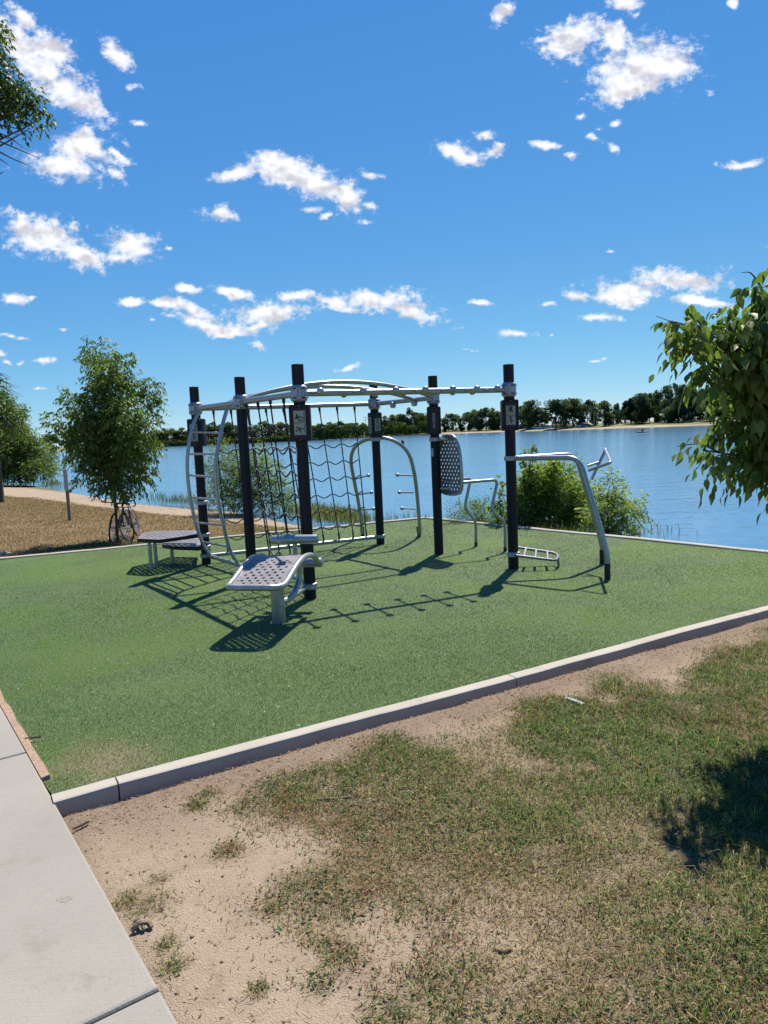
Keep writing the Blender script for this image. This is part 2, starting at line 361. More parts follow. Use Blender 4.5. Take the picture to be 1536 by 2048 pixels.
def turf_mat():
    mt, nt, N, L, b = nodes('artificial_turf'); b.inputs['Sheen Weight'].default_value = .08; b.inputs['Sheen Roughness'].default_value = .35; b.inputs['Roughness'].default_value = .55; b.inputs['Specular IOR Level'].default_value = .35
    tc = N('ShaderNodeTexCoord')
    def nz(s, d, r=.6):
        n = N('ShaderNodeTexNoise'); n.inputs['Scale'].default_value = s; n.inputs['Detail'].default_value = d; n.inputs['Roughness'].default_value = r; L(tc.outputs['Object'], n.inputs['Vector']); return n.outputs['Fac']
    def mix(f, a, c, lo, hi):
        mr = N('ShaderNodeMapRange'); mr.inputs[1].default_value = lo; mr.inputs[2].default_value = hi; L(f, mr.inputs[0])
        mx = N('ShaderNodeMix'); mx.data_type = 'RGBA'; L(mr.outputs[0], mx.inputs[0])
        for k, v in ((6, a), (7, c)):
            if isinstance(v, tuple): mx.inputs[k].default_value = tuple(q * ALB for q in v) + (1,)
            else: L(v, mx.inputs[k])
        return mx.outputs[2]
    base = mix(nz(70, 4, .7), (.118, .212, .045), (.045, .09, .018), .36, .62)
    base = mix(nz(110, 2), base, (.19, .26, .10), .6, .72)
    a = N('ShaderNodeAttribute'); a.attribute_name = 'worn'
    mr = N('ShaderNodeMix'); mr.data_type = 'RGBA'; L(a.outputs['Fac'], mr.inputs[0]); L(base, mr.inputs[6]); mr.inputs[7].default_value = (.30 * ALB, .24 * ALB, .15 * ALB, 1); base = mr.outputs[2]
    L(base, b.inputs['Base Color'])
    bp = N('ShaderNodeBump'); bp.inputs['Strength'].default_value = 1; bp.inputs['Distance'].default_value = .015; L(nz(85, 3, .7), bp.inputs['Height']); L(bp.outputs[0], b.inputs['Normal'])
    return mt
M['turf'] = turf_mat()

def water_mat():
    mt, nt, N, L, b = nodes('lake_water'); b.inputs['Base Color'].default_value = (.065, .155, .27, 1); b.inputs['Roughness'].default_value = .12; b.inputs['IOR'].default_value = 1.333
    tc = N('ShaderNodeTexCoord')
    def nz(scale, rot, s, d, r=.55):
        mp = N('ShaderNodeMapping'); mp.inputs['Scale'].default_value = scale; mp.inputs['Rotation'].default_value = (0, 0, math.radians(rot)); L(tc.outputs['Object'], mp.inputs[0])
        n = N('ShaderNodeTexNoise'); n.inputs['Scale'].default_value = s; n.inputs['Detail'].default_value = d; n.inputs['Roughness'].default_value = r; L(mp.outputs[0], n.inputs['Vector']); return n.outputs['Fac']
    def add(a, c, k):
        mu = N('ShaderNodeMath'); mu.operation = 'MULTIPLY_ADD'; L(c, mu.inputs[0]); mu.inputs[1].default_value = k; L(a, mu.inputs[2]); return mu.outputs[0]
    h = nz((1, 1, 1), 20, 2.6, 4); w2 = nz((.5, 1.6, 1), -15, .9, 3); w3 = nz((.02, .16, 1), 5, 1, 3)
    h = add(h, w2, 1.6)
    bp = N('ShaderNodeBump'); bp.inputs['Distance'].default_value = .025; L(h, bp.inputs['Height'])
    mr = N('ShaderNodeMapRange'); L(w3, mr.inputs[0]); mr.inputs[1].default_value = .3; mr.inputs[2].default_value = .62; mr.inputs[3].default_value = .55; mr.inputs[4].default_value = 1.0; L(mr.outputs[0], bp.inputs['Strength'])
    L(bp.outputs[0], b.inputs['Normal']); return mt
M['water'] = water_mat()
M['shore'] = pm('far_bank_grass', (.20, .19, .07), .95, 0, (.12, .15, .045), .05, 6, lo=.4, hi=.6)
M['beach'] = pm('far_bank_sand', (.46, .37, .25), .95, 0, (.36, .28, .18), .1, 6)

# ---------------------------------------------------------------- the cloud layer of the sky (a dome far beyond everything else)
def cloud_layer():
    mt, nt, N, L, b = nodes('cloud_vapour'); nt.nodes.remove(b)
    def math_(op, a, b=None):
        n = N('ShaderNodeMath'); n.operation = op
        for k, v in enumerate((a, b)):
            if v is None: continue
            if isinstance(v, (int, float)): n.inputs[k].default_value = v
            else: L(v, n.inputs[k])
        return n.outputs[0]
    def ramp(v, lo, hi):
        n = N('ShaderNodeMapRange'); n.interpolation_type = 'SMOOTHSTEP'; L(v, n.inputs[0]); n.inputs[1].default_value = lo; n.inputs[2].default_value = hi; return n.outputs[0]
    at = N('ShaderNodeAttribute'); at.attribute_name = 'skyuv'; fa = N('ShaderNodeAttribute'); fa.attribute_name = 'field'
    def noise(vec, scale, detail, rough):
        n = N('ShaderNodeTexNoise'); n.noise_dimensions = '2D'; n.inputs['Scale'].default_value = scale; n.inputs['Detail'].default_value = detail; n.inputs['Roughness'].default_value = rough
        L(vec, n.inputs['Vector']); return n.outputs['Fac']
    mp = N('ShaderNodeMapping'); mp.inputs['Scale'].default_value = (1, 1.3, 1); L(at.outputs['Vector'], mp.inputs[0])
    mo = N('ShaderNodeMapping'); mo.inputs['Location'].default_value = (-.004, -.012, 0); L(mp.outputs[0], mo.inputs[0])
    f1 = noise(mp.outputs[0], 22, 8, .58); f3 = noise(mp.outputs[0], 70, 7, .66)
    g1 = noise(mp.outputs[0], 30, 3, .5); g2 = noise(mo.outputs[0], 30, 3, .5)
    low = math_('ADD', fa.outputs['Fac'], math_('MULTIPLY', math_('SUBTRACT', f1, .5), CL_AMP))
    edge = math_('SUBTRACT', 1.0, math_('MULTIPLY', ramp(low, .15, .8), .92))
    fld = math_('ADD', low, math_('MULTIPLY', math_('MULTIPLY', math_('SUBTRACT', f3, .52), 2.0), edge))
    dens = math_('POWER', ramp(fld, -.22, .78), 1.15)
    un = N('ShaderNodeAttribute'); un.attribute_name = 'under'
    relief = math_('MULTIPLY', math_('SUBTRACT', g1, g2), 1.5)
    shade = math_('SUBTRACT', math_('ADD', math_('SUBTRACT', 1.03, math_('MULTIPLY', ramp(low, .5, 1.3), .10)), relief), math_('MULTIPLY', un.outputs['Fac'], .24))
    shade = math_('MULTIPLY', math_('MINIMUM', math_('MAXIMUM', shade, .66), 1.04), CLOUD_V)
    cc = N('ShaderNodeCombineColor'); L(math_('MULTIPLY', shade, .985), cc.inputs[0]); L(math_('MULTIPLY', shade, .99), cc.inputs[1]); L(math_('ADD', math_('MULTIPLY', shade, .95), .05), cc.inputs[2])
    em = N('ShaderNodeEmission'); L(cc.outputs[0], em.inputs[0]); tr = N('ShaderNodeBsdfTransparent')
    mx = N('ShaderNodeMixShader'); L(dens, mx.inputs[0]); L(tr.outputs[0], mx.inputs[1]); L(em.outputs[0], mx.inputs[2]); L(mx.outputs[0], nt.nodes['Material Output'].inputs[0])
    mt.cycles.emission_sampling = 'NONE'
    us = np.arange(-1.15, 1.25, .0034); vs = np.arange(.005, .92, .0034); U, V = np.meshgrid(us, vs); u = U.ravel(); v = V.ravel()
    wu = u + (fbm(u * 14, v * 14, 3, 3) - .5) * .030; wv = v + (fbm(u * 14 + 40, v * 14, 4, 3) - .5) * .026
    def field(wu, wv):
        q = np.full(len(wu), 9.)
        for (cx, cy, rx, ry, ang) in CLOUDS:
            d = ray(cx, cy)
            if d[1] < .3: continue
            k = 1.2 / (FPX * d[1] ** 1.5); a = -math.radians(ang) - ROLL; du = wu - d[0] / d[1]; dv = wv - d[2] / d[1]
            l = np.hypot((du * math.cos(a) + dv * math.sin(a)) / (rx * k), (-du * math.sin(a) + dv * math.cos(a)) / (ry * k))
            l = l + (.22 if rx < 18 else .08 if rx < 30 else 0)
            h = np.clip(.5 + .5 * (l - q) / .16, 0, 1); q = l * (1 - h) + q * h - .16 * h * (1 - h)
        return 1 - q
    fld = field(wu, wv); under = np.clip((np.maximum(field(wu, wv + .009), -.3) - np.maximum(field(wu, wv - .007), -.3)) * .9, 0, 1) * sstep(-.2, .35, fld)
    i = np.arange(len(u)).reshape(U.shape); quads = np.stack([i[:-1, :-1], i[:-1, 1:], i[1:, 1:], i[1:, :-1]], -1).reshape(-1, 4)
    quads = quads[fld[quads].max(1) > -.85]; used, inv = np.unique(quads, return_inverse=True); quads = inv.reshape(-1, 4); u, v, fld, under = u[used], v[used], fld[used], under[used]
    D = np.stack([u, np.ones_like(u), v], -1); D /= np.linalg.norm(D, axis=1, keepdims=True)
    me = npmesh('sky', CAM + D * 5000, quads.ravel(), np.full(len(quads), 4), mt, smooth=True)
    a = me.attributes.new('field', 'FLOAT', 'POINT'); a.data.foreach_set('value', fld.astype(np.float32))
    a = me.attributes.new('under', 'FLOAT', 'POINT'); a.data.foreach_set('value', under.astype(np.float32))
    a = me.attributes.new('skyuv', 'FLOAT_VECTOR', 'POINT'); a.data.foreach_set('vector', np.stack([u, v, 0 * u], -1).astype(np.float32).ravel())
    tag(link('sky', me), 'scattered white cumulus clouds in the blue sky', kind='structure')
CL_AMP = 1.5
cloud_layer()

# ---------------------------------------------------------------- the setting
WATER_Z = -.9
PA = gnd(108, 1592)[:2]; _pj = gnd(1016, 1350)[:2]; _pr = gnd(1536, 1213)[:2]           # turf corner by the walk, points along the near kerb
PC = gnd(850, 1036.5)[:2]
def isect(p, d, q, e):
    A = np.array([[d[0], -e[0]], [d[1], -e[1]]]); t = np.linalg.solve(A, np.asarray(q) - p); return p + d * t[0]
dn = unit(_pr - PA); dfr = unit(gnd(1536, 1105)[:2] - PC); dfl = unit(gnd(0, 1118.5)[:2] - PC); dl = unit(gnd(0, 1430)[:2] - PA)
PB = isect(PA, dn, PC, dfr); PD = isect(PC, dfl, PA, dl)
PAD = [tuple(PA), tuple(PB), tuple(PC), tuple(PD)]
nn = np.array([dn[1], -dn[0]])                                                         # outward normal of the near kerb
SHORE = [(-150, 120), (-60, 78), (-24.4, 53.4), (-9.6, 32.6), (-3.9, 26.8), (-2.1, 23.7), (-1.0, 21.9), (1.5, 20.0), (4.4, 17.9), (5.9, 16.4), (6.6, 15.1), (7.4, 13.9), (9.5, 11), (14, 5.5), (22, 0), (40, -12), (80, -30)]
WALK_E = unit(gnd(368, 2048)[:2] - PA)                                                 # along the walk edge, towards the camera
WALK_N = np.array([WALK_E[1], -WALK_E[0]])                                             # into the walk (away from the lawn)
if WALK_N[0] > 0: WALK_N = -WALK_N
PATH_W = [3.6, 2.5, 2.1, 1.7, 1.25, 1.3, 1.5, 1.4, .8]
DIRT_EDGE = [gnd(x, y, -.08)[:2] for x, y in ((1700, 1235), (1536, 1262), (1330, 1330), (1160, 1400), (1000, 1440), (760, 1500), (600, 1560), (480, 1610), (450, 1700), (560, 1790), (610, 1880), (715, 1960), (850, 2060), (980, 2300))]

NL = np.array([-dfl[1], dfl[0]]); NL = NL if NL @ (PC - PA) > 0 else -NL
def ground_z(x, y):
    dsh = seg_dist(x, y, SHORE); land = inside(x, y, SHORE + [(80, -200), (-400, -200), (-400, 120)])
    d = np.where(land, dsh, -dsh)
    sl_ = (x - PC[0]) * NL[0] + (y - PC[1]) * NL[1]; lv = -.13 - .42 * sstep(.15, 5.0, sl_)
    z = -.99 + (lv + .99) * sstep(-.6, 7.5, d) + np.clip(d, -40, 0) * .04
    dw = (x - PA[0]) * WALK_N[0] + (y - PA[1]) * WALK_N[1]                               # >0 inside the walk
    near = sstep(-1.6, -.02, dw)
    side = (x - PA[0]) * nn[0] + (y - PA[1]) * nn[1]
    fore = sstep(0, .25, side)
    z = np.where(d > 2, z + fore * .108 - near * fore * .012, z)
    z = z + fore * (.015 * sstep(.2, 1.8, side) + .026 * sstep(.55, .10, side))
    z = z + (fbm(x * .8, y * .8, 3) - .5) * .06 * sstep(.15, 1.2, side) + (fbm(x * 5, y * 5, 5, 3) - .5) * .03 * fore * (1 - .8 * sstep(-.25, -.02, dw))
    z = z - .10 * np.maximum(inside(x, y, PAD) * 1., sstep(.03, .13, dw) * (dw < 2.6))
    return z
TUFTS = [(*gnd(a_, b_, -.03)[:2], r_) for a_, b_, r_ in ((258, 1803, .05), (300, 1812, .07), (335, 1894, .035), (345, 1935, .04), (395, 1612, .06), (420, 1590, .05), (460, 1700, .06), (560, 1815, .07), (660, 1900, .05), (690, 1925, .06), (370, 1560, .03), (640, 1975, .05), (320, 1760, .03), (520, 1985, .03))]
def gpt(px, py):
    """the point of the ground seen at a photograph pixel"""
    d = ray(px, py); t = np.linspace(1.5, 90, 6000); q = CAM + d * t[:, None]; k = int(np.argmax(q[:, 2] < ground_z(q[:, 0], q[:, 1]))); return q[k]
PATH = [gpt(x, y)[:2] for x, y in ((-260, 965), (0, 981), (80, 988), (160, 999), (272, 1014), (380, 1025), (414, 1027), (527, 1041), (600, 1052))]
def fore_fields(x, y):
    side = (x - PA[0]) * nn[0] + (y - PA[1]) * nn[1]
    poly = [tuple(p) for p in DIRT_EDGE] + [(30, 1.5), (30, 20)]
    din = seg_dist(x, y, DIRT_EDGE) * np.where(inside(x, y, poly), 1, -1)
    n1 = fbm(x * 2.1, y * 2.1, 21, 4); n2 = fbm(x * .75 + 3, y * .75, 31, 3)
    dens = sstep(-.10, .42, din + (n1 - .5) * 1.1)
    px = proj(np.stack([x, y, np.full_like(x, -.08)], -1))
    patch = np.clip((n1 - .40) * 5.0, 0, 1)
    mid = sstep(1500, 900, px[..., 0]) * sstep(1460, 1560, px[..., 1])                    # thin, patchy sward in the middle
    dens = dens * (1 - mid * (1 - (.36 + .64 * patch)))
    for tx_, ty_, rr in TUFTS: dens = np.maximum(dens, .9 * np.exp(-((x - tx_) ** 2 + (y - ty_) ** 2) / rr ** 2))
    dens = dens * np.where(side < .10, 0, 1) * sstep(.03, .5, side + (n2 - .5) * .4)
    green = np.clip(.34 + .95 * sstep(700, 1400, px[..., 0]) * sstep(1800, 1420, px[..., 1]) + (n2 - .5) * 2.0 + (n1 - .5) * .8, 0, 1)
    return dens, green, side

TREE = gpt(236, 1083)
def setting():
    xs = np.unique(np.concatenate([np.arange(-160, -26, 4), np.arange(-26, -3.2, .4), np.arange(-3.2, 5.2, .07), np.arange(5.2, 12, .35), np.arange(12, 90, 4)]))
    ys = np.unique(np.concatenate([np.arange(-60, -1, 4), np.arange(-1, 7.6, .07), np.arange(7.6, 46, .4), np.arange(46, 130, 3)]))
    X, Y = np.meshgrid(xs, ys); x = X.ravel(); y = Y.ravel(); z = ground_z(x, y)
    nx, ny = len(xs), len(ys); i = np.arange(nx * ny).reshape(ny, nx)
    quads = np.stack([i[:-1, :-1], i[:-1, 1:], i[1:, 1:], i[1:, :-1]], -1).reshape(-1, 4)
    keep = z[quads].max(1) > WATER_Z - .9; quads = quads[keep]
    me = npmesh('ground', np.stack([x, y, z], -1), quads.ravel(), np.full(len(quads), 4), M['ground'], smooth=True)
    dens, green, side = fore_fields(x, y)
    behind = sstep(.0, .3, -side)                                                       # the land on the far side of the near kerb line
    dpath = np.full(len(x), 9.)
    for (a, b, wa, wb) in zip(PATH[:-1], PATH[1:], PATH_W[:-1], PATH_W[1:]):
        d_ = b - a; t = np.clip(((x - a[0]) * d_[0] + (y - a[1]) * d_[1]) / (d_ @ d_), 0, 1)
        dpath = np.minimum(dpath, np.hypot(x - a[0] - t * d_[0], y - a[1] - t * d_[1]) / (wa + (wb - wa) * t))
    path = sstep(1.15, .75, dpath + (fbm(x * .6, y * .6, 41) - .5) * .7) * behind
    dsh = seg_dist(x, y, SHORE)
    gr = behind * np.clip(sstep(5.0, 1.0, dsh) * .8 + sstep(2.6, .3, seg_dist(x, y, [PC, PD])) * .55 + sstep(2.0, .5, np.hypot(x - TREE[0], y - TREE[1] + 1)) * .5, 0, 1)
    for nm, arr in (('grassy', dens * .85), ('lawn', behind), ('path', path), ('green', gr), ('litter', (1 - sstep(.1, .75, side + (fbm(x * 3, y * 3, 8) - .5) * .5)) * sstep(-.02, .02, side))):
        a = me.attributes.new(nm, 'FLOAT', 'POINT'); a.data.foreach_set('value', np.asarray(arr, np.float32))
    tag(link('ground', me), 'bare reddish soil and dry lawn sloping down to the lake', kind='structure')
    # water
    v = [(-900, -60, WATER_Z), (900, -60, WATER_Z), (900, 900, WATER_Z), (-900, 900, WATER_Z)]
    tag(MB().add(v, [(0, 1, 2, 3)]).build('lake', M['water'], smooth=False), 'rippled blue lake water beyond the turf pad', kind='structure')
    # far bank
    line = [(-900, 120), (-520, 330), (-300, 430), (-200, 436), (-132, 425), (-76, 392), (-30, 385), (-14, 420), (12, 470), (36, 450), (64, 390), (78, 326), (99, 295), (116, 257), (128, 241), (160, 220), (230, 200), (330, 110), (420, -60)]
    P = []; K = [(1, -1.2), (1.003, -.75), (1.012, -.45), (1.09, .75), (1.22, 1.35), (1.6, 1.5), (3.2, 1.3), (9, 0)]
    for k, zz in K:
        for j, (a, b) in enumerate(line): P.append((a * k, b * k, zz + (0 if k < 1.01 else .25 * math.sin(j * 2.3 + k * 30))))
    n = len(line); F = [(i * n + j, i * n + j + 1, (i + 1) * n + j + 1, (i + 1) * n + j) for i in range(len(K) - 1) for j in range(n - 1)]
    me = bpy.data.meshes.new('far_bank'); me.from_pydata(P, [], F); me.materials.append(M['shore']); me.materials.append(M['beach'])
    for i, pl in enumerate(me.polygons):
        pl.use_smooth = True
        if i < 2 * (n - 1) and 8 <= i % (n - 1): pl.material_index = 1
    tag(link('far_bank', me), 'low far bank of the lake with sandy edge', kind='structure')

    # turf pad with blades
    nx_ = 60; g = []
    for a in np.linspace(0, 1, nx_):
        for b in np.linspace(0, 1, nx_):
            p = (1 - a) * (1 - b) * PA + a * (1 - b) * PB + a * b * PC + (1 - a) * b * PD; g.append((p[0], p[1], 0))
    g = np.array(g); g[:, 2] = -.012 + (fbm(g[:, 0] * .5, g[:, 1] * .5, 9) - .5) * .02
    i = np.arange(nx_ * nx_).reshape(nx_, nx_); quads = np.stack([i[:-1, :-1], i[1:, :-1], i[1:, 1:], i[:-1, 1:]], -1).reshape(-1, 4)
    me = npmesh('turf', g, quads.ravel(), np.full(len(quads), 4), M['turf'], smooth=True)
    def worn(x, y): return sstep(.42, .05, np.hypot(x - PA[0] - .10, y - PA[1] - .36) + (fbm(x * 6, y * 6, 77) - .5) * .5)
    a = me.attributes.new('worn', 'FLOAT', 'POINT'); a.data.foreach_set('value', worn(g[:, 0], g[:, 1]).astype(np.float32) * .7)
    tag(link('turf', me), 'green artificial turf pad under the exercise frame', kind='structure')
    n = 700000
    cand = RNG.random((n * 3, 2)); pp = (1 - cand[:, :1]) * (1 - cand[:, 1:]) * PA + cand[:, :1] * (1 - cand[:, 1:]) * PB + cand[:, :1] * cand[:, 1:] * PC + (1 - cand[:, :1]) * cand[:, 1:] * PD
    depth = pp[:, 1]; w = 1 / np.clip(depth, 3, 14) ** 1.3; w /= w.max(); pp = pp[RNG.random(len(pp)) < w * 1.5][:n]; n = len(pp)
    x, y = pp.T; z0 = -.014 + (fbm(x * .5, y * .5, 9) - .5) * .02
    lay = fbm(x * .42 + 2, y * .42, 51, 4) * 2 + (fbm(x * 1.6, y * 1.6, 57, 3) - .5) * .9          # brushed direction of the pile
    an = lay * 5.5 + RNG.normal(0, .8, n); tilt = np.clip(.70 + RNG.normal(0, .3, n), .1, 1.35)
    dr = np.stack([np.cos(an) * np.sin(tilt), np.sin(an) * np.sin(tilt), np.cos(tilt)], -1)
    ln = .010 + RNG.random(n) * .009; wd = .0013 + .00013 * y.clip(3, 14)
    sa = an + np.pi / 2 + RNG.normal(0, .5, n); sv = np.stack([np.cos(sa), np.sin(sa), np.zeros(n)], -1) * wd[:, None]
    b0 = np.stack([x, y, z0], -1); V = np.stack([b0 - sv, b0 + sv, b0 + dr * ln[:, None]], 1).reshape(-1, 3)
    ds_ = -((x - PA[0]) * WALK_N[0] + (y - PA[1]) * WALK_N[1]); al = -((x - PA[0]) * WALK_E[0] + (y - PA[1]) * WALK_E[1]); ln = np.where((ds_ < .042) & (al > .22), ln * .1, ln)
    V = np.stack([b0 - sv, b0 + sv, b0 + dr * ln[:, None]], 1).reshape(-1, 3)
    r = RNG.random(n); c = np.where(r[:, None] < .66, np.array([.118, .222, .040]), np.where(r[:, None] < .95, np.array([.185, .30, .08]), np.array([.30, .35, .17]))) * (.5 + 1.0 * RNG.random((n, 1)))
    painted_sheen = (sstep(.40, .64, fbm(x * .38 + 7, y * .55, 91, 4)) * .8 + .35 * sstep(7.5, 11.5, y))[:, None]; c = c * (1 - painted_sheen * .62) + np.array([.30, .41, .20]) * painted_sheen * .62 * (.8 + .4 * RNG.random((n, 1)))  # sheen of the pile painted into blade colour: pale patches, paler towards the back
    wr = worn(x, y)[:, None] * (RNG.random((n, 1)) < .7); c = c * (1 - wr) + np.array([.33, .27, .17]) * wr
    far_ = (np.hypot(x - PA[0], y - PA[1]) < 1.1) & (RNG.random(n) < .35); c[far_] = c[far_] * .6 + np.array([.2, .17, .1]) * .4
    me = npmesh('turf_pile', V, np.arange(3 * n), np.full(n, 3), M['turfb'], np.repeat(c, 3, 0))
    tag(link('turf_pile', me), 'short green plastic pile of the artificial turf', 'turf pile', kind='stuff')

    # kerbs: each cast length a piece of its own
    def kerb(name, lab, a, b, nrm, width, splits, ztop, zbot, bow=0):
        root = thing(name, (a[0], a[1], zbot), lab, 'kerb'); root['kind'] = 'structure'; del root['category']
        e = b - a; Lg = np.linalg.norm(e); e = e / Lg; cuts = [0] + splits + [Lg]
        for s0, s1 in zip(cuts[:-1], cuts[1:]):
            mb = MB((a[0], a[1], zbot)); k = max(2, int((s1 - s0) / .12)); rings = []
            for j in range(k + 1):
                s = s0 + .004 + (s1 - s0 - .008) * j / k; p = a + e * s
                q = .004 * (fbm(np.array([s * 3.]), np.array([.3 + a[0]]), 5)[0] - .5) * 2; q2 = .012 * (fbm(np.array([s * 4.]), np.array([2.3 + a[0]]), 6)[0] - .5) * 2
                zt = ztop + q + .004 * math.sin(s * 1.7)
                prof = [(0, zbot), (0, zt - .008), (.008, zt), (width - .014 + q2, zt - .001), (width - .004 + q2, zt - .005), (width + q2, zt - .016), (width + .004 + q2, zbot)]
                rings.append([(p[0] + nrm[0] * o_, p[1] + nrm[1] * o_, z_) for o_, z_ in prof])
            vs = [v_ for r_ in rings for v_ in r_]; m_ = 7
            fs = [(j * m_ + i_, (j + 1) * m_ + i_, (j + 1) * m_ + i_ + 1, j * m_ + i_ + 1) for j in range(k) for i_ in range(m_ - 1)] + [tuple(range(m_)), tuple(k * m_ + i_ for i_ in range(m_ - 1, -1, -1))]
            mb.add(vs, fs).build('kerb_length', M['kerb'], root, ang=18)
        return root
    j1 = float(np.linalg.norm(_pj - PA)); j2 = float((gnd(1497, 1225)[:2] - PA) @ dn); c0 = float((gnd(240, 1565)[:2] - PA) @ dn)
    kerb('near_kerb', 'chipped pale concrete kerb between the turf and the bare soil', PA - dn * .015, PB + dn * .2, nn, .098, [c0, j1, j2], .016, -.19)
    nr = np.array([-dfr[1], dfr[0]]); nr = nr if nr @ (PB - PD) > 0 else -nr
    kerb('far_kerb', 'thin pale kerb along the lake side of the turf', PC, PB, nr, .13, [1.9, 4.0, 6.1], .012, -.3)
    nl = np.array([-dfl[1], dfl[0]]); nl = nl if nl @ (PC - PA) > 0 else -nl
    kerb('side_kerb', 'thin pale kerb along the dry lawn side of the turf', PD, PC + 0 * dfl, nl, .13, [2.0, 4.1, 6.2], .012, -.25)
    # chipped bit at the crack
    # concrete walk, cast slabs
    root = thing('concrete_walk', (*PA, -.1), 'pale concrete walk crossing the lower left corner', 'x'); root['kind'] = 'structure'; del root['category']
    perp = WALK_N; j0 = gnd(325, 1976)[:2]; s_j = float((j0 - PA) @ WALK_E); pitch_ = 2.24
    for k in range(-4, 4):
        s0 = s_j + (k - 1) * pitch_; mb = MB((*PA, -.1)); g_ = .006
        cs = [(s0 + g_, 0), (s0 + pitch_ - g_, 0), (s0 + pitch_ - g_, 2.5), (s0 + g_, 2.5)]
        base = PA + perp * .012
        cen = sum((base + WALK_E * s_ + perp * t_ for s_, t_ in cs)) / 4
        def ringz(ins, z_):
            out = []
            for s_, t_ in cs:
                s2 = s_ + (ins if s_ < s0 + pitch_ / 2 else -ins); t2 = t_ + (ins if t_ < 1 else -ins); p = base + WALK_E * s2 + perp * t2; out.append((p[0], p[1], z_))
            return out
        zt = .004
        rg = [ringz(0, -.16), ringz(0, zt - .010), ringz(.004, zt - .003), ringz(.012, zt)]
        vs = [q for r_ in rg for q in r_]; fs = [(i_ * 4 + a_, (i_ * 4) + (a_ + 1) % 4, (i_ + 1) * 4 + (a_ + 1) % 4, (i_ + 1) * 4 + a_) for i_ in range(3) for a_ in range(4)] + [(12, 13, 14, 15)]
        mb.add(vs, fs).build('slab', M['walk'], root, smooth=False)
    ov = gnd(128, 1798, .004); mb = MB((*PA, -.1))
    mb.add([ov + np.array([.030 * math.cos(t) * (1 + .15 * math.sin(3 * t)), .022 * math.sin(t) * (1 + .2 * math.cos(2 * t + 1)), .0008]) for t in np.linspace(0, 2 * math.pi, 17)[:-1]], [tuple(range(16))]).build('stain', M['stain'], root, smooth=False)
    # tan edging strip between walk and turf
    mb = MB((*PA, 0)); a0 = PA - WALK_E * .24; e0 = -WALK_E; pr = -perp
    vs = []; k = 40
    for j in range(k + 1):
        s = 6.2 * j / k; p = a0 + e0 * s; wv = .028 + .005 * math.sin(j * 1.9) + .003 * math.sin(j * 4.1)
        for o_, z_ in ((-.012, -.08), (-.012, .006), (wv, .013), (wv + .008, -.05)): vs.append((p[0] + pr[0] * o_, p[1] + pr[1] * o_, z_))
    fs = [(j * 4 + i_, j * 4 + i_ + 1, (j + 1) * 4 + i_ + 1, (j + 1) * 4 + i_) for j in range(k) for i_ in range(3)] + [(3, 2, 1, 0)]
    tag(mb.add(vs, fs).build('edging_strip', M['strip']), 'tan edging strip between the walk and the turf', kind='structure').location = (*PA, 0)
setting()

# ---------------------------------------------------------------- foreground sward and litter
def blades(n_name, x, y, z, ln, wd, col, lean, label, mat, cat):
    n = len(x); an = RNG.random(n) * 2 * np.pi; d = np.stack([np.cos(an), np.sin(an), np.zeros(n)], -1)
    sa = RNG.random(n) * np.pi * 2; sv = np.stack([np.cos(sa), np.sin(sa), np.zeros(n)], -1) * wd[:, None] / 2
    up = np.array([0, 0, 1.]); le = lean[:, None]
    b0 = np.stack([x, y, z], -1); mid = b0 + (d * le * .35 + up * .62 * np.sqrt(np.clip(1 - le * le * .4, .05, 1))) * ln[:, None]; tip = b0 + (d * le + up * np.clip(1 - le * .75, .08, 1)) * ln[:, None]
    V = np.stack([b0 - sv, b0 + sv, mid + sv * .8, mid - sv * .8, tip], 1).reshape(-1, 3); b = np.arange(n)[:, None] * 5
    F = np.concatenate([b + np.array([0, 1, 2, 3]), b + np.array([3, 2, 4])], 1).ravel(); cn = np.tile([4, 3], n)
    shade = np.repeat(col, 5, 0)
    me = npmesh(n_name, V, F, cn, mat, shade)
    return tag(link(n_name, me), label, cat, kind='stuff')
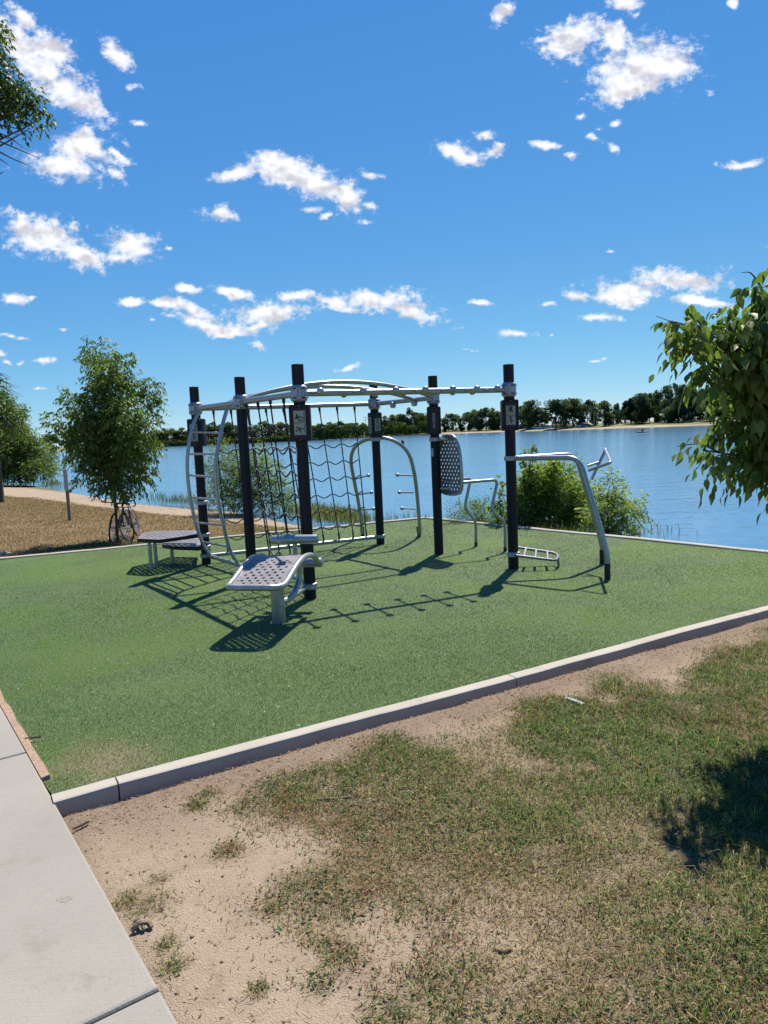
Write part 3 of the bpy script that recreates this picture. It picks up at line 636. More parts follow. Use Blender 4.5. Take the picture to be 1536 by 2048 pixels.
def sward():
    n = 1700000; x = RNG.uniform(-1.7, 6.0, n); y = RNG.uniform(1.3, 8.6, n)
    dens, green, side = fore_fields(x, y); dep = np.clip(y, 1.5, 9)
    vis = (np.abs(x) < dep * .66 + .4) & (side > .105)
    tuft = fbm(x * 9, y * 9, 61, 2)
    pr = dens * np.clip((tuft - .16) * 2.6, .2, 1) * (2.4 / dep) ** .6 * .9
    k = vis & (RNG.random(n) < np.clip(pr, 0, 1)); x, y, green, dens, tuft = x[k], y[k], green[k], dens[k], tuft[k]; n = len(x)
    z = ground_z(x, y) - .004
    r = RNG.random(n); g2 = np.clip(green + RNG.normal(0, .16, n), 0, 1)
    cg = np.array([.118, .185, .045]) * (.6 + .9 * RNG.random((n, 1))); cs = np.array([.46, .37, .19]) * (.65 + .6 * RNG.random((n, 1))); cb = np.array([.24, .155, .075]) * (.6 + .8 * RNG.random((n, 1))); cr = np.array([.26, .09, .065]) * (.7 + .6 * RNG.random((n, 1)))
    isg = (r < .16 + .76 * g2)[:, None]; r2 = RNG.random((n, 1)); c = np.where(isg, cg, np.where(r2 < .5, cs, cb))
    redz = (fbm(x * 1.3 + 9, y * 1.3, 71, 3) > .6) & (RNG.random(n) < .22); c[redz] = cr[redz]
    ln = (.016 + .030 * RNG.random(n) ** 1.6) * (.75 + .75 * sstep(.3, .9, g2 * dens)) ; big = RNG.random(n) < .035; ln[big] *= 2.0
    wd = .0026 + .0024 * RNG.random(n); lean = np.clip(RNG.normal(.78, .25, n), .05, 1.15)
    blades('meadow_grass', x, y, z, ln, wd, c, lean, 'patchy dry and green grass below the near kerb', M['grass'], 'grass')
    # matted dead thatch lying flat
    n = 900000; x = RNG.uniform(-1.4, 5.2, n); y = RNG.uniform(1.4, 8.2, n); dens, green, side = fore_fields(x, y)
    k = (side > .11) & (np.abs(x) < y * .6 + .3) & (RNG.random(n) < np.clip(dens * 1.15 + .03, 0, 1) * (2.2 / np.clip(y, 1.6, 9)) ** .7 * .62); x, y = x[k], y[k]; n = len(x)
    P_ = np.stack([x, y, ground_z(x, y) + .002 + .006 * RNG.random(n)], -1); an = RNG.random(n) * 6.28; d = np.stack([np.cos(an), np.sin(an), RNG.normal(.12, .14, n)], -1); t = RNG.random((n, 1))
    c = np.where(t < .36, np.array([.42, .345, .21]), np.where(t < .72, np.array([.235, .17, .105]), np.where(t < .9, np.array([.14, .13, .06]), np.array([.30, .27, .22])))) * (.65 + .65 * RNG.random((n, 1)))
    leafcloud('thatch', P_, d, .014 + .028 * RNG.random(n), .085, c, M['grass'], None, stuff=('dead straw thatch matted between the grass blades', 'thatch'))
    # taller dry stems with seed heads
    n = 9000; x = RNG.uniform(.2, 5.2, n); y = RNG.uniform(1.7, 8.0, n); dens, green, side = fore_fields(x, y); k = (side > .3) & (dens > .4) & (x < y * .6) & (RNG.random(n) < .12 + .88 * sstep(.5, 1.8, x) * (fbm(x * 1.1, y * 1.1, 95) > .5)); x, y = x[k], y[k]; n = len(x)
    t = RNG.random((n, 1)); c = np.where(t < .62, np.array([.50, .43, .26]), np.where(t < .85, np.array([.22, .25, .09]), np.array([.27, .12, .08]))) * (.7 + .5 * RNG.random((n, 1)))
    blades('dry_stems', x, y, ground_z(x, y) - .004, .06 + .10 * RNG.random(n), .0022 + .0012 * RNG.random(n), c, np.clip(RNG.normal(.7, .25, n), .1, 1.1), 'taller dry grass stems standing above the near sward', M['grass'], 'grass')
    # clover-like low leaves
    n = 110000; x = RNG.uniform(-.8, 5, n); y = RNG.uniform(1.5, 7.5, n); dens, green, side = fore_fields(x, y)
    wn = fbm(x * 1.9 + 5, y * 1.9, 83, 3); k = (side > .2) & (wn > .53) & (RNG.random(n) < dens * .9) & (np.abs(x) < y * .62 + .3); x, y = x[k], y[k]; n = len(x); z = ground_z(x, y) + .004 + .012 * RNG.random(n)
    P = np.stack([x, y, z], -1); an = RNG.random(n) * 6.28; d = np.stack([np.cos(an), np.sin(an), RNG.normal(.25, .25, n)], -1)
    leafcloud('clover_leaves', P, d, .010 + .012 * RNG.random(n), .55, np.array([.085, .145, .05]) * (.55 + .9 * RNG.random((n, 1))), M['grass'], None, stuff=('low green clover and weed leaves among the grass', 'weeds'))
    # dry chips, seeds and leaf litter
    n = 150000; x = RNG.uniform(-1.6, 5.2, n); y = RNG.uniform(1.3, 8.2, n); dens, green, side = fore_fields(x, y); dw = (x - PA[0]) * WALK_N[0] + (y - PA[1]) * WALK_N[1]
    pr = np.clip(1.3 * sstep(.65, .1, side) + .13 + .25 * (fbm(x * 2.2, y * 2.2, 66) > .56), 0, 1) * np.where(dens < .5, 1, .7); k = (side > .105) & (dw < -.01) & (RNG.random(n) < pr) & (np.abs(x) < y * .62 + .3); x, y = x[k], y[k]; n = len(x)
    P = np.stack([x, y, ground_z(x, y) + .003], -1); an = RNG.random(n) * 6.28; d = np.stack([np.cos(an), np.sin(an), RNG.normal(.05, .12, n)], -1)
    t = RNG.random((n, 1)); c = np.where(t < .4, np.array([.46, .38, .28]), np.where(t < .75, np.array([.27, .19, .135]), np.array([.17, .12, .09]))) * (.7 + .5 * RNG.random((n, 1)))
    leafcloud('litter', P, d, (.005 + .019 * RNG.random(n) ** 2.4), .28, c, M['grass'], None, stuff=('dry chips and leaf litter scattered on the bare soil', 'litter'))
    n = 700; t_ = RNG.random((n, 2)); t_[:350] *= .3; P_ = (1 - t_[:, :1]) * (1 - t_[:, 1:]) * PA + t_[:, :1] * (1 - t_[:, 1:]) * PB + t_[:, :1] * t_[:, 1:] * PC + (1 - t_[:, :1]) * t_[:, 1:] * PD; an = RNG.random(n) * 6.28
    leafcloud('leaf_litter', np.concatenate([P_, np.full((n, 1), .010)], 1), np.stack([np.cos(an), np.sin(an), 0 * an], -1), .012 + .022 * RNG.random(n), .3, np.array([.45, .40, .25]) * (.5 + .7 * RNG.random((n, 1))), M['grass'], None, stuff=('small dry leaf bits blown onto the turf', 'leaf litter'))
    # small stones and clods
    n = 5200; x = RNG.uniform(-1.4, 4.2, n); y = RNG.uniform(1.4, 5.5, n); dens, green, side = fore_fields(x, y); dw = (x - PA[0]) * WALK_N[0] + (y - PA[1]) * WALK_N[1]
    k = (side > .2) & (dw < -.02) & (RNG.random(n) < np.where(dens < .3, 1, .08)); x, y = x[k], y[k]; n = len(x); z = ground_z(x, y)
    oct_ = np.array([[1, 0, 0], [-1, 0, 0], [0, 1, 0], [0, -1, 0], [0, 0, .8], [0, 0, -.6]]); r = .0025 + .007 * RNG.random(n) ** 3
    V = np.stack([x, y, z], -1)[:, None, :] + oct_ * r[:, None, None] * (.6 + .8 * RNG.random((n, 6, 3))); f = np.array([[0, 2, 4], [2, 1, 4], [1, 3, 4], [3, 0, 4], [2, 0, 5], [1, 2, 5], [3, 1, 5], [0, 3, 5]])
    F = (np.arange(n)[:, None, None] * 6 + f).ravel(); c = np.array([.40, .28, .20]) * (.5 + .8 * RNG.random((n, 1)))
    me = npmesh('grit', V.reshape(-1, 3), F, np.full(n * 8, 3), M['grass'], np.repeat(c, 6, 0), smooth=False); tag(link('grit', me), 'small stones and clods on the bare soil', 'grit', kind='stuff')
def leafcloud(name, P, D, L_, ratio, col, mat, parent, nrm=None, stuff=None, off=(0, 0, 0), fold=.18):
    n = len(P); D = D / np.linalg.norm(D, axis=1, keepdims=True); L_ = np.broadcast_to(L_, (n,))
    if nrm is None:
        nrm = RNG.normal(0, .55, (n, 3)); nrm[:, 2] += 1
    sv = np.cross(D, nrm); sv /= np.maximum(1e-6, np.linalg.norm(sv, axis=1, keepdims=True)); up = np.cross(sv, D)
    w = (L_ * ratio / 2)[:, None]; L1 = L_[:, None]
    V = np.stack([P, P + D * L1 * .42 - sv * w + up * w * fold * 2, P + D * L1, P + D * L1 * .42 + sv * w + up * w * fold * 2], 1).reshape(-1, 3) - np.asarray(off)
    b = np.arange(n)[:, None] * 4; F = np.concatenate([b + np.array([0, 2, 1]), b + np.array([0, 3, 2])], 1).ravel()
    me = npmesh(name, V, F, np.full(2 * n, 3), mat, np.repeat(np.broadcast_to(col, (n, 3)), 4, 0)); o = link(name, me, parent)
    if stuff: tag(o, stuff[0], stuff[1], kind='stuff')
    return o
sward()

# ---------------------------------------------------------------- the exercise frame
P = [None] + [gnd(x, y) for x, y in ((413, 1126), (505, 1156), (621, 1195), (761, 1086), (878, 1106), (1027, 1135))]
ZB = 2.135; HP = 2.43; PR = .0625
def fitness_frame():
    R0 = np.array([-.5, 9.3, 0]); root = thing('exercise_frame', R0, 'silver and black outdoor exercise frame standing on the green turf', 'exercise frame')
    long_ = unit(P[6] - P[3]); cross = unit(P[6] - P[4])          # along the pegged beam, and along the short rows of posts
    inn = long_
    mb = lambda: MB(R0)
    up = np.array([0, 0, 1.])
    def V(*a): return np.array(a, float)
    posts = {}
    # --- posts with clamps and sign boxes
    for i in range(1, 7):
        m_ = mb(); n = 64; prof = []; ring = []
        for k in range(n):
            a = 2 * math.pi * k / n; g = min(abs(((k + 4) % 16) - 8) / 1.0, 9); r = PR - (.007 if (k % 16) in (7, 8) else 0); ring.append((r * math.cos(a + .3), r * math.sin(a + .3)))
        vs = [];
        for z, sc in ((-.15, 1), (HP - .006, 1), (HP, .93)):
            vs += [P[i] + V(x * sc, y * sc, z) for x, y in ring]
        fs = [(j * n + k, j * n + (k + 1) % n, (j + 1) * n + (k + 1) % n, (j + 1) * n + k) for j in range(2) for k in range(n)] + [tuple(2 * n + k for k in range(n))]
        po = m_.add(vs, fs).build('post', M['post'], root, ang=25); posts[i] = po
        c = mb(); z0 = ZB - .085
        c.lathe(P[i] + V(0, 0, z0), [(PR + .002, 0), (PR + .018, .012), (PR + .026, .03), (PR + .026, .045), (PR + .022, .05), (PR + .022, .12), (PR + .026, .125), (PR + .026, .142), (PR + .018, .158), (PR + .002, .17)], 28)
        d_ = unit(CAM * V(1, 1, 0) - P[i]); a0 = math.atan2(d_[1], d_[0])
        c.build('clamp', M['cast'], po, ang=30)
        sl = mb()
        for da in (-.55, .55, 1.6, -1.6, 2.7):
            for zz in (.037, .134):
                e = V(math.cos(a0 + da), math.sin(a0 + da), 0); sl.box(P[i] + e * (PR + .0235) + V(0, 0, z0 + zz), (.010, .046, .013), e)
        for da in (0, math.pi):
            e = V(math.cos(a0 + da - .12), math.sin(a0 + da - .12), 0); sl.box(P[i] + e * (PR + .0225) + V(0, 0, z0 + .085), (.006, .005, .15), e)
        tag(sl.build('clamp_slot', M['black'], po, smooth=False), kind='stuff')
        if i in (1, 2, 4): c = mb(); c.lathe(P[i] + V(0, 0, .08), [(PR + .002, 0), (PR + .015, .006), (PR + .015, .05), (PR + .002, .056)], 24).build('foot_clamp', M['cast'], po, ang=30)
    # --- sign boxes
    def strokes(m_, o, ex, ez, nrm, lines, w):
        for ln in lines:
            for (a, b) in zip(ln[:-1], ln[1:]):
                A = o + ex * a[0] + ez * a[1]; B = o + ex * b[0] + ez * b[1]; d_ = B - A; l = np.linalg.norm(d_); d_ = d_ / l; s_ = np.cross(nrm, d_)
                m_.add([A - s_ * w / 2, A + s_ * w / 2, B + s_ * w / 2, B - s_ * w / 2], [(3, 2, 1, 0)])
    def figure(o, ex, ez, nrm, m_, kind, s=.1):
        q = lambda pts: [(a * s, b * s) for a, b in pts]
        def dot(x, y, r): m_.add([o + ex * (x * s + r * math.cos(t)) + ez * (y * s + r * math.sin(t)) for t in np.linspace(0, 6.28, 9)[:-1]], [tuple(range(8))])
        if kind == 'situp':
            strokes(m_, o, ex, ez, nrm, [q([(.40, -.40), (.40, .40)])], .007)
            strokes(m_, o, ex, ez, nrm, [q([(-.30, .10), (-.18, .0), (-.05, -.05), (.15, -.02), (.30, -.12), (.42, -.16)]), q([(-.06, -.08), (-.06, -.36)]), q([(-.12, -.36), (.36, -.33)])], .009)
            strokes(m_, o, ex, ez, nrm, [q([(-.30, .08), (-.10, .0)]), q([(-.34, -.1), (-.12, -.06)])], .014); dot(-.22, .16, .009); dot(-.3, -.12, .011)
        elif kind == 'back':
            strokes(m_, o, ex, ez, nrm, [q([(.40, -.36), (.40, .36)])], .007)
            strokes(m_, o, ex, ez, nrm, [q([(-.36, -.18), (-.15, -.05), (.0, .0), (.16, .04), (.30, -.04)]), q([(.02, -.02), (.02, -.3)]), q([(-.26, .12), (-.1, .12), (-.02, .0)])], .011); dot(-.26, .14, .008)
        elif kind == 'swing':
            strokes(m_, o, ex, ez, nrm, [q([(-.32, -.48), (-.32, .40), (.36, .40)])], .006)
            strokes(m_, o, ex, ez, nrm, [q([(-.06, .36), (-.03, .12), (-.02, -.1), (.0, -.3)]), q([(.1, .36), (.08, .1), (.22, -.22)]), q([(-.22, -.05), (-.05, .05)]), q([(-.2, .2), (-.05, .1)])], .013); dot(-.02, .2, .010)
        elif kind == 'hang':
            strokes(m_, o, ex, ez, nrm, [q([(-.32, -.48), (-.32, .42), (.4, .42)])], .006)
            strokes(m_, o, ex, ez, nrm, [q([(-.04, .38), (-.02, .0), (.0, -.35)])], .016); strokes(m_, o, ex, ez, nrm, [q([(.16, .12), (.18, -.2)])], .007); dot(-.02, .22, .011)
        else:
            strokes(m_, o, ex, ez, nrm, [q([(-.25, -.45), (-.25, .42)]), q([(.25, -.45), (.25, .42)])], .007)
            strokes(m_, o, ex, ez, nrm, [q([(.0, .34), (.0, -.1), (.05, -.38)]), q([(-.12, .1), (.12, .1)])], .013); dot(0, .36, .009)
    def sign(i, nrm, w, h, dep, zc, kinds, logo=False):
        nrm = unit(V(*nrm, 0)); ex = np.cross(nrm, up) * -1; ex = np.cross(up, nrm); o = P[i] + up * zc; po = posts[i]
        mb().slab(rrect(w, h, .022), o, ex, up, nrm, dep, .008).build('sign_box', M['dark'], po, ang=35)
        f = o + nrm * (dep / 2)
        mb().slab(rrect(w * .66, h * .80, .006), f + nrm * .0015, ex, up, nrm, .003).build('sign_face', M['black'], po, smooth=False)
        bt = mb()
        for sz in (-1, 1): bt.ball(f + up * sz * h * .455 + nrm * .002, .0055, 8, 4)
        tag(bt.build('bolt', M['chrome'], po), kind='stuff')
        if logo:
            l = mb(); ff = f + nrm * .004
            for (zc_, hh, ww) in ((.035, .125, .032), (-.072, .066, .022)):
                a = [(x, z + zc_) for x, z in rrect(ww, hh, ww / 2 - .001, 6)]; b = [(x, z + zc_) for x, z in rrect(ww - .012, hh - .012, ww / 2 - .007, 6)]; n = len(a)
                l.add([ff + ex * x + up * z for x, z in a + b], [(k, (k + 1) % n, n + (k + 1) % n, n + k) for k in range(n)])
                l.add([ff + ex * x * .22 + up * z for x, z in b], [tuple(range(n))])
            tag(l.build('emblem', M['ferrule'], po, smooth=False), kind='stuff'); return
        s = min(w * .56, h * .36)
        for k, kd in enumerate(kinds):
            c = f + up * (s * .52 if k == 0 else -s * .52)
            mb().slab(rrect(s, s, .003, 1), c + nrm * .005, ex, up, nrm, .004).build('pictogram_plate', M['sign'], po, smooth=False)
            g = mb(); figure(c + nrm * .0085, ex, up, nrm, g, kd, s); tag(g.build('pictogram', M['ink'], po, smooth=False), kind='stuff')
    sign(3, (.02, -1), .215, .375, .17, 1.835, ('situp', 'back'))
    sign(6, (-.02, -1), .195, .365, .17, 1.835, ('swing', 'hang'))
    sign(5, (-.10, -1), .185, .375, .21, 1.83, (), True)
    sign(1, (-.25, -1), .20, .375, .17, 1.81, ('press', 'hang'))
    sign(4, (.45, -.89), .165, .375, .165, 1.82, ('press', 'press'))
    # second face of the rear sign
    nrm = unit(V(-.89, -.45, 0)); ex = np.cross(up, nrm); o = P[4] + up * 1.82 + nrm * .083
    for k in (0, 1):
        c = o + up * (.062 if k == 0 else -.062)
        mb().slab(rrect(.092, .115, .003, 1), c + nrm * .004, ex, up, nrm, .004).build('pictogram_plate', M['sign'], posts[4], smooth=False); g = mb(); figure(c + nrm * .0075, ex, up, nrm, g, 'press', .1); tag(g.build('pictogram', M['ink'], posts[4], smooth=False), kind='stuff')
    # white stickers
    for i, px, py, Y in ((3, 590.5, 906, None), (5, 864.5, 905, None)):
        d_ = unit(CAM * V(1, 1, 0) - P[i]); q = onp(px, py, P[i] + d_ * (PR + .001), d_); s_ = mb(); e = unit(np.cross(up, d_)); a0 = math.atan2(d_[1], d_[0])
        off = (q - P[i]) @ e; th = math.asin(np.clip(off / PR, -.95, .95)); pts = []
        for dz in (-.055, .055):
            for dt in (-.3, 0, .3): a = a0 + th + dt; pts.append(P[i] + V(math.cos(a), math.sin(a), 0) * (PR + .0015) + up * (q[2] + dz))
        s_.add(pts, [(0, 1, 4, 3), (1, 2, 5, 4)]).build('sticker', M['white'], posts[i])

    # --- beams
    def beam(a, b, z=ZB, r=.034, name='beam'): return mb().tube([a + up * z + unit(b - a) * .06, b + up * z - unit(b - a) * .06], r, 18).build(name, M['silver'], root)
    beam(P[1], P[2]); beam(P[2], P[3]); beam(P[1], P[4]); beam(P[4], P[5]); pb = beam(P[3], P[6])
    # pegged beam: pegs on both sides with ball ends
    pn = unit(np.cross(long_, up));  pn = pn if pn[1] < 0 else -pn
    for x in (640, 726, 791, 850, 905, 953, 994):
        lo, hi = 0., 1.
        for _ in range(40):
            t = (lo + hi) / 2; q = P[3] + (P[6] - P[3]) * t + pn * .25 + up * ZB
            if proj(q)[0] < x: lo = t
            else: hi = t
        c = P[3] + (P[6] - P[3]) * t + up * ZB
        if x == 994: pass
        k = mb(); k.tube([c - pn * .25, c + pn * .25], .0125, 10); k.ball(c + pn * .26, .040, 14, 8); k.ball(c - pn * .26, .040, 14, 8); k.build('peg', M['silver'], pb)
    # arched overhead rails
    def arch(a, b, rise=.215):
        pts = [a + (b - a) * t + up * (rise * math.sin(math.pi * t) ** .8) for t in np.linspace(0, 1, 25)]; return mb().tube(pts, .026, 14).build('arched_rail', M['silver'], root)
    ra = arch(P[2] + (P[3] - P[2]) * .10 + up * (ZB + .02), P[5] + (P[6] - P[5]) * .03 + up * (ZB - .01)); rb = arch(P[2] + (P[1] - P[2]) * .33 + up * ZB, P[4] + (P[5] - P[4]) * .74 + up * (ZB - .02))
    for t in (.38, .74):
        c = P[4] + (P[5] - P[4]) * t + up * (ZB - .045); mb().lathe(c - cross * .02, [(.02, 0), (.045, .004), (.045, .05), (.02, .054)], 16, unit(np.cross(cross, up))).build('bracket', M['cast'], rb)
    # --- bottom rails
    mb().tube([P[1] + up * .10, P[4] + up * .10], .028, 14).build('bottom_rail', M['silver'], root)
    mb().tube([P[1] + up * .115, P[2] + up * .115], .028, 14).build('bottom_rail', M['silver'], root)
    mb().tube(spline([P[2] + up * .10, P[2] + (P[3] - P[2]) * .3 + inn * .16 + up * .09, P[2] + (P[3] - P[2]) * .7 + inn * .16 + up * .09, P[3] + up * .10], 8), .026, 14).build('bottom_rail', M['silver'], root)
    # --- curved ladder
    pn12 = unit(np.cross(cross, up)); pn12 = pn12 if pn12[0] < 0 else -pn12
    rails = []
    for pts, t in (([(400, 815), (386, 850), (377, 895), (374.5, 935), (379, 985), (391, 1045), (407, 1090), (423, 1127)], .13), ([(460, 812), (445, 850), (435, 900), (431, 945), (436, 1000), (447, 1050), (460, 1100), (474, 1142)], .62)):
        ta = lambda z: None
        def solve(px, z):
            lo, hi = -.2, 1.2
            for _ in range(40):
                t_ = (lo + hi) / 2
                if proj(P[1] + (P[2] - P[1]) * t_ + up * z)[0] < px: lo = t_
                else: hi = t_
            return t_
        t0 = (solve(pts[0][0], ZB - .03) + solve(pts[-1][0], .12)) / 2
        base = P[1] + (P[2] - P[1]) * t0; w3 = []
        for j, (x, y) in enumerate(pts):
            q = onp(x, y, base, cross); w3.append(q)
        w3[0] = base + up * (ZB - .02); w3[-1] = base + up * .12; rails.append(spline(w3, 6))
    lr = [mb().tube(r, .024, 14).build('ladder_rail', M['silver'], root) for r in rails]
    for (ya, yb) in ((862, 862), (907, 907), (953, 953), (999, 1001), (1041, 1050), (1081, 1095)):
        def at(r, yy): return min(r, key=lambda q: abs(proj(q)[1] - yy))
        mb().tube([at(rails[0], ya), at(rails[1], yb)], .0145, 10).build('rung', M['silver'], lr[0])
    # --- climbing nets
    def tx(a, b, z, px):
        lo, hi = -.3, 1.3
        for _ in range(40):
            t = (lo + hi) / 2
            if proj(a + (b - a) * t + up * z)[0] < px: lo = t
            else: hi = t
        return a + (b - a) * t + up * z
    def net(name, tops, bots, rows, sag, lab):
        hold = mb()
        vr = []; fer = mb()
        for a, b in zip(tops, bots):
            pts = [a + (b - a) * s + V(0, 0, 0) for s in np.linspace(0, 1, 16)]; vr.append((a, b))
        hooks = mb()
        net_root = None
        ropes = []
        for a, b in vr:
            pts = [a + (b - a) * s + (b - a)[[1, 0, 2]] * V(.006, -.006, 0) * math.sin(s * 9 + a[0] * 7) for s in np.linspace(0, 1, 14)]
            o = mb().tube(pts, .0095, 6).build(name, M['rope'], root); ropes.append(o)
            hooks.lathe(a + up * .0, [(.006, -.03), (.018, -.02), (.018, .02), (.006, .045)], 8); hooks.tube([a, a + (b - a) * .035], .012, 8); hooks.tube([b - (b - a) * .05, b], .013, 8)
        for z in rows:
            pts = []
            cr = [a + (b - a) * ((a[2] - z) / (a[2] - b[2])) for a, b in vr]
            for c0, c1 in zip(cr[:-1], cr[1:]):
                for s in np.linspace(0, 1, 9)[:-1]: pts.append(c0 + (c1 - c0) * s - up * sag * np.linalg.norm(c1 - c0) / .27 * math.sin(math.pi * s) ** 2)
            pts.append(cr[-1]); mb().tube(pts, .0088, 6).build('cross_rope', M['rope'], root)
            for c_ in cr: fer.ball(c_, .016, 8, 5)
        tag(fer.build('rope_joint', M['ferrule'], root), kind='stuff'); tag(hooks.build('rope_hook', M['black'], root), kind='stuff')
    tops = [tx(P[1], P[4], ZB - .06, x) for x in (709, 674, 639, 603, 567, 532, 497, 462, 427)]
    bots = [tx(P[1], P[4], .13, x) for x in (733, 707, 679, 648, 614, 578, 541, 500, 456)]
    net('net_rope', tops, bots, [1.81, 1.56, 1.31, 1.07, .82, .58, .34], .055, 'x')
    tops = [P[2] + (P[3] - P[2]) * t + up * (ZB - .05) for t in (.10, .32, .54, .76, .93)]; bots = [P[2] + (P[3] - P[2]) * t + inn * .16 + up * .11 for t in (.14, .33, .52, .71, .86)]
    net('net_rope', tops, bots, [1.84, 1.58, 1.33, 1.08, .84, .60, .36], .06, 'x')

    # --- sit-up bench
    leg = gnd(558, 1243); ax = unit((leg - P[3]) * V(1, 1, 0)); rt = V(-ax[1], ax[0], 0); W = .25
    prof = spline([(.60, .452), (.52, .447), (.42, .462), (.30, .50), (.18, .54), (.05, .572), (-.11, .588), (-.29, .57), (-.42, .525), (-.48, .47)], 6)
    prof = [np.array(p) for p in prof]; sl = [0.]
    for a, b in zip(prof[:-1], prof[1:]): sl.append(sl[-1] + np.linalg.norm(b - a))
    sl = np.array(sl); PRF = np.array(prof); LB = sl[-1]
    def bmap(u, v, d):                                       # u across, v along from the front end
        a = np.interp(v, sl, PRF[:, 0]); z = np.interp(v, sl, PRF[:, 1]); return leg + rt * u + ax * a + up * (z + d)
    rim = []
    corner = .12; WW = W
    for k in range(7): t = math.pi / 2 * k / 6; rim.append((-WW + corner * (1 - math.cos(t)), corner * (1 - math.sin(t))))
    rim = [(-WW, LB - v) for v in np.linspace(0, LB - corner - .02, 16)] + rim
    rim = rim + [(-u, v) for u, v in rim[::-1]]
    be = mb().tube([bmap(u, v, 0) for u, v in rim], .027, 14).build('bench_frame', M['silver'], root, ang=60)
    outer = [(u * .90, .03 + v * .96) for u, v in rim if v < LB * .80]; outer = [(max(-.225, min(.225, u)), v) for u, v in outer]
    holes = []
    for r in range(11):
        v = .095 + r * .049
        for c in range(5):
            u = -.16 + c * .074 + (.037 if r % 2 else 0) - .004
            if abs(u) < .19 and v < LB * .66 and not (r == 0 and abs(u) > .15): holes.append((u, v))
    perforated(mb0 := mb(), outer, holes, .0155, lambda u, v, d: bmap(u, v, .006 + d), .008, 10); mb0.build('bench_plate', M['plate'], be, ang=30)
    sc = mb()
    for u, v in ((-.2, .2), (.2, .2), (-.2, .5), (.2, .5), (-.1, .045), (.1, .045)): sc.ball(bmap(u, v, .009), .006, 8, 4, (1, 1, .6))
    tag(sc.build('screw', M['chrome'], be), kind='stuff')
    bl = mb().tube([leg - up * .1, leg + up * .30, leg + up * .515], .062, 24).build('bench_leg', M['silver'], root)
    st = mb(); d_ = unit(CAM * V(1, 1, 0) - leg); e_ = np.cross(up, d_); q = leg + e_ * .035 + d_ * .0525
    st.box(q + up * .19 + d_ * .003, (.034, .002, .06), unit(e_ - d_ * .55)); st.build('label_plate', M['white'], bl, smooth=False)
    a1 = leg + up * .17; tb = bend([a1, leg - ax * .20 + rt * .06 + up * .17, leg - ax * .36 + rt * .10 + up * .30, leg - ax * .36 + rt * .11 + up * .56], .12, 6)
    mb().tube(tb, .03, 14).build('bench_brace', M['silver'], be)
    mb().tube([leg - ax * .3 + up * .14, P[3] + up * .14], .024, 12).build('bench_tie', M['silver'], be)
    mb().lathe(P[3] + up * .095, [(PR + .002, 0), (PR + .017, .006), (PR + .017, .06), (PR + .002, .066)], 24).build('foot_clamp', M['cast'], posts[3], ang=30)
    mb().lathe(P[3] + up * .39, [(PR + .002, 0), (PR + .014, .006), (PR + .014, .05), (PR + .002, .056)], 24).build('foot_clamp', M['cast'], posts[3], ang=30)
    yb = leg - ax * .62; cA = atY(541, 1075, yb[1]); cB = atY(637, 1075.5, yb[1]); cA[2] = cB[2] = .675; cc = (cA + cB) / 2 + rt * .0
    cA = cc - rt * .245; cB = cc + rt * .245
    for dz, sh in ((0, 0), (-.235, .03)):
        o_ = mb(); A = cA + up * dz + rt * sh; B = cB + up * dz + rt * sh; L0 = np.linalg.norm(B - A)
        o_.lathe(A, [(.036, 0), (.046, .008), (.048, .02), (.048, L0 - .02), (.046, L0 - .008), (.036, L0)], 22, unit(B - A)).build('foot_roller', M['silver'], be, ang=40)
    mb().tube([cc + up * .0, cc - up * .26], .024, 14).build('roller_stem', M['silver'], be)

    # --- step platforms beside the left rear post
    def platform(poly, z, legs, name):
        n = len(poly); pl = [np.array(p) for p in poly]; pl2 = []
        for i in range(n):
            a, b, c_ = pl[i - 1], pl[i], pl[(i + 1) % n]; r = min(.05, .4 * np.linalg.norm(a - b), .4 * np.linalg.norm(c_ - b)); p = b + unit(a - b) * r; q = b + unit(c_ - b) * r
            for k in range(5): t = k / 4; pl2.append((1 - t) ** 2 * p + 2 * t * (1 - t) * b + t * t * q)
        ar = sum(a[0] * b[1] - b[0] * a[1] for a, b in zip(pl2, pl2[1:] + pl2[:1]))
        if ar < 0: pl2 = pl2[::-1]
        ce = sum(pl2) / len(pl2)
        holes = []; xs_ = [p[0] for p in pl2]; ys_ = [p[1] for p in pl2]; ins = [tuple(ce + (p - ce) * .86) for p in pl2]
        r_ = 0; y = min(ys_)
        while y < max(ys_):
            x = min(xs_) + (.037 if r_ % 2 else 0)
            while x < max(xs_):
                if inside(np.array(x), np.array(y), ins): holes.append((x, y))
                x += .074
            y += .062; r_ += 1
        pf = mb(); perforated(pf, [tuple(p) for p in pl2], holes, .019, lambda u, v, d: V(u, v, z + d), .008, 8); o = pf.build('platform_deck', M['plate'], root, smooth=False)
        sk = mb(); k = len(pl2); vs = [V(p[0], p[1], z - .002) for p in pl2] + [V(*(ce + (p - ce) * 1.02), z - .004) for p in pl2] + [V(*(ce + (p - ce) * 1.02), z - .05) for p in pl2] + [V(*(ce + (p - ce) * .99), z - .05) for p in pl2]
        sk.add(vs, [(j * k + i, j * k + (i + 1) % k, (j + 1) * k + (i + 1) % k, (j + 1) * k + i) for j in range(3) for i in range(k)]).build('platform_rim', M['dark'], o, ang=50)
        for (x, y) in legs: mb().tube([V(x, y, -.08), V(x, y, z - .01)], .026, 12).build('platform_leg', M['silver'], o)
        a = P[1] + up * (z - .03); b = V(ce[0], ce[1], z - .03); mb().tube([a, a + (b - a) * .8], .022, 10).build('platform_arm', M['silver'], o)
        mb().lathe(P[1] + up * (z - .06), [(PR + .002, 0), (PR + .015, .006), (PR + .015, .05), (PR + .002, .056)], 24).build('clamp_ring', M['cast'], o, ang=30)
    l1 = gnd(303, 1141); l2 = gnd(313, 1133); l3 = gnd(345.5, 1126)
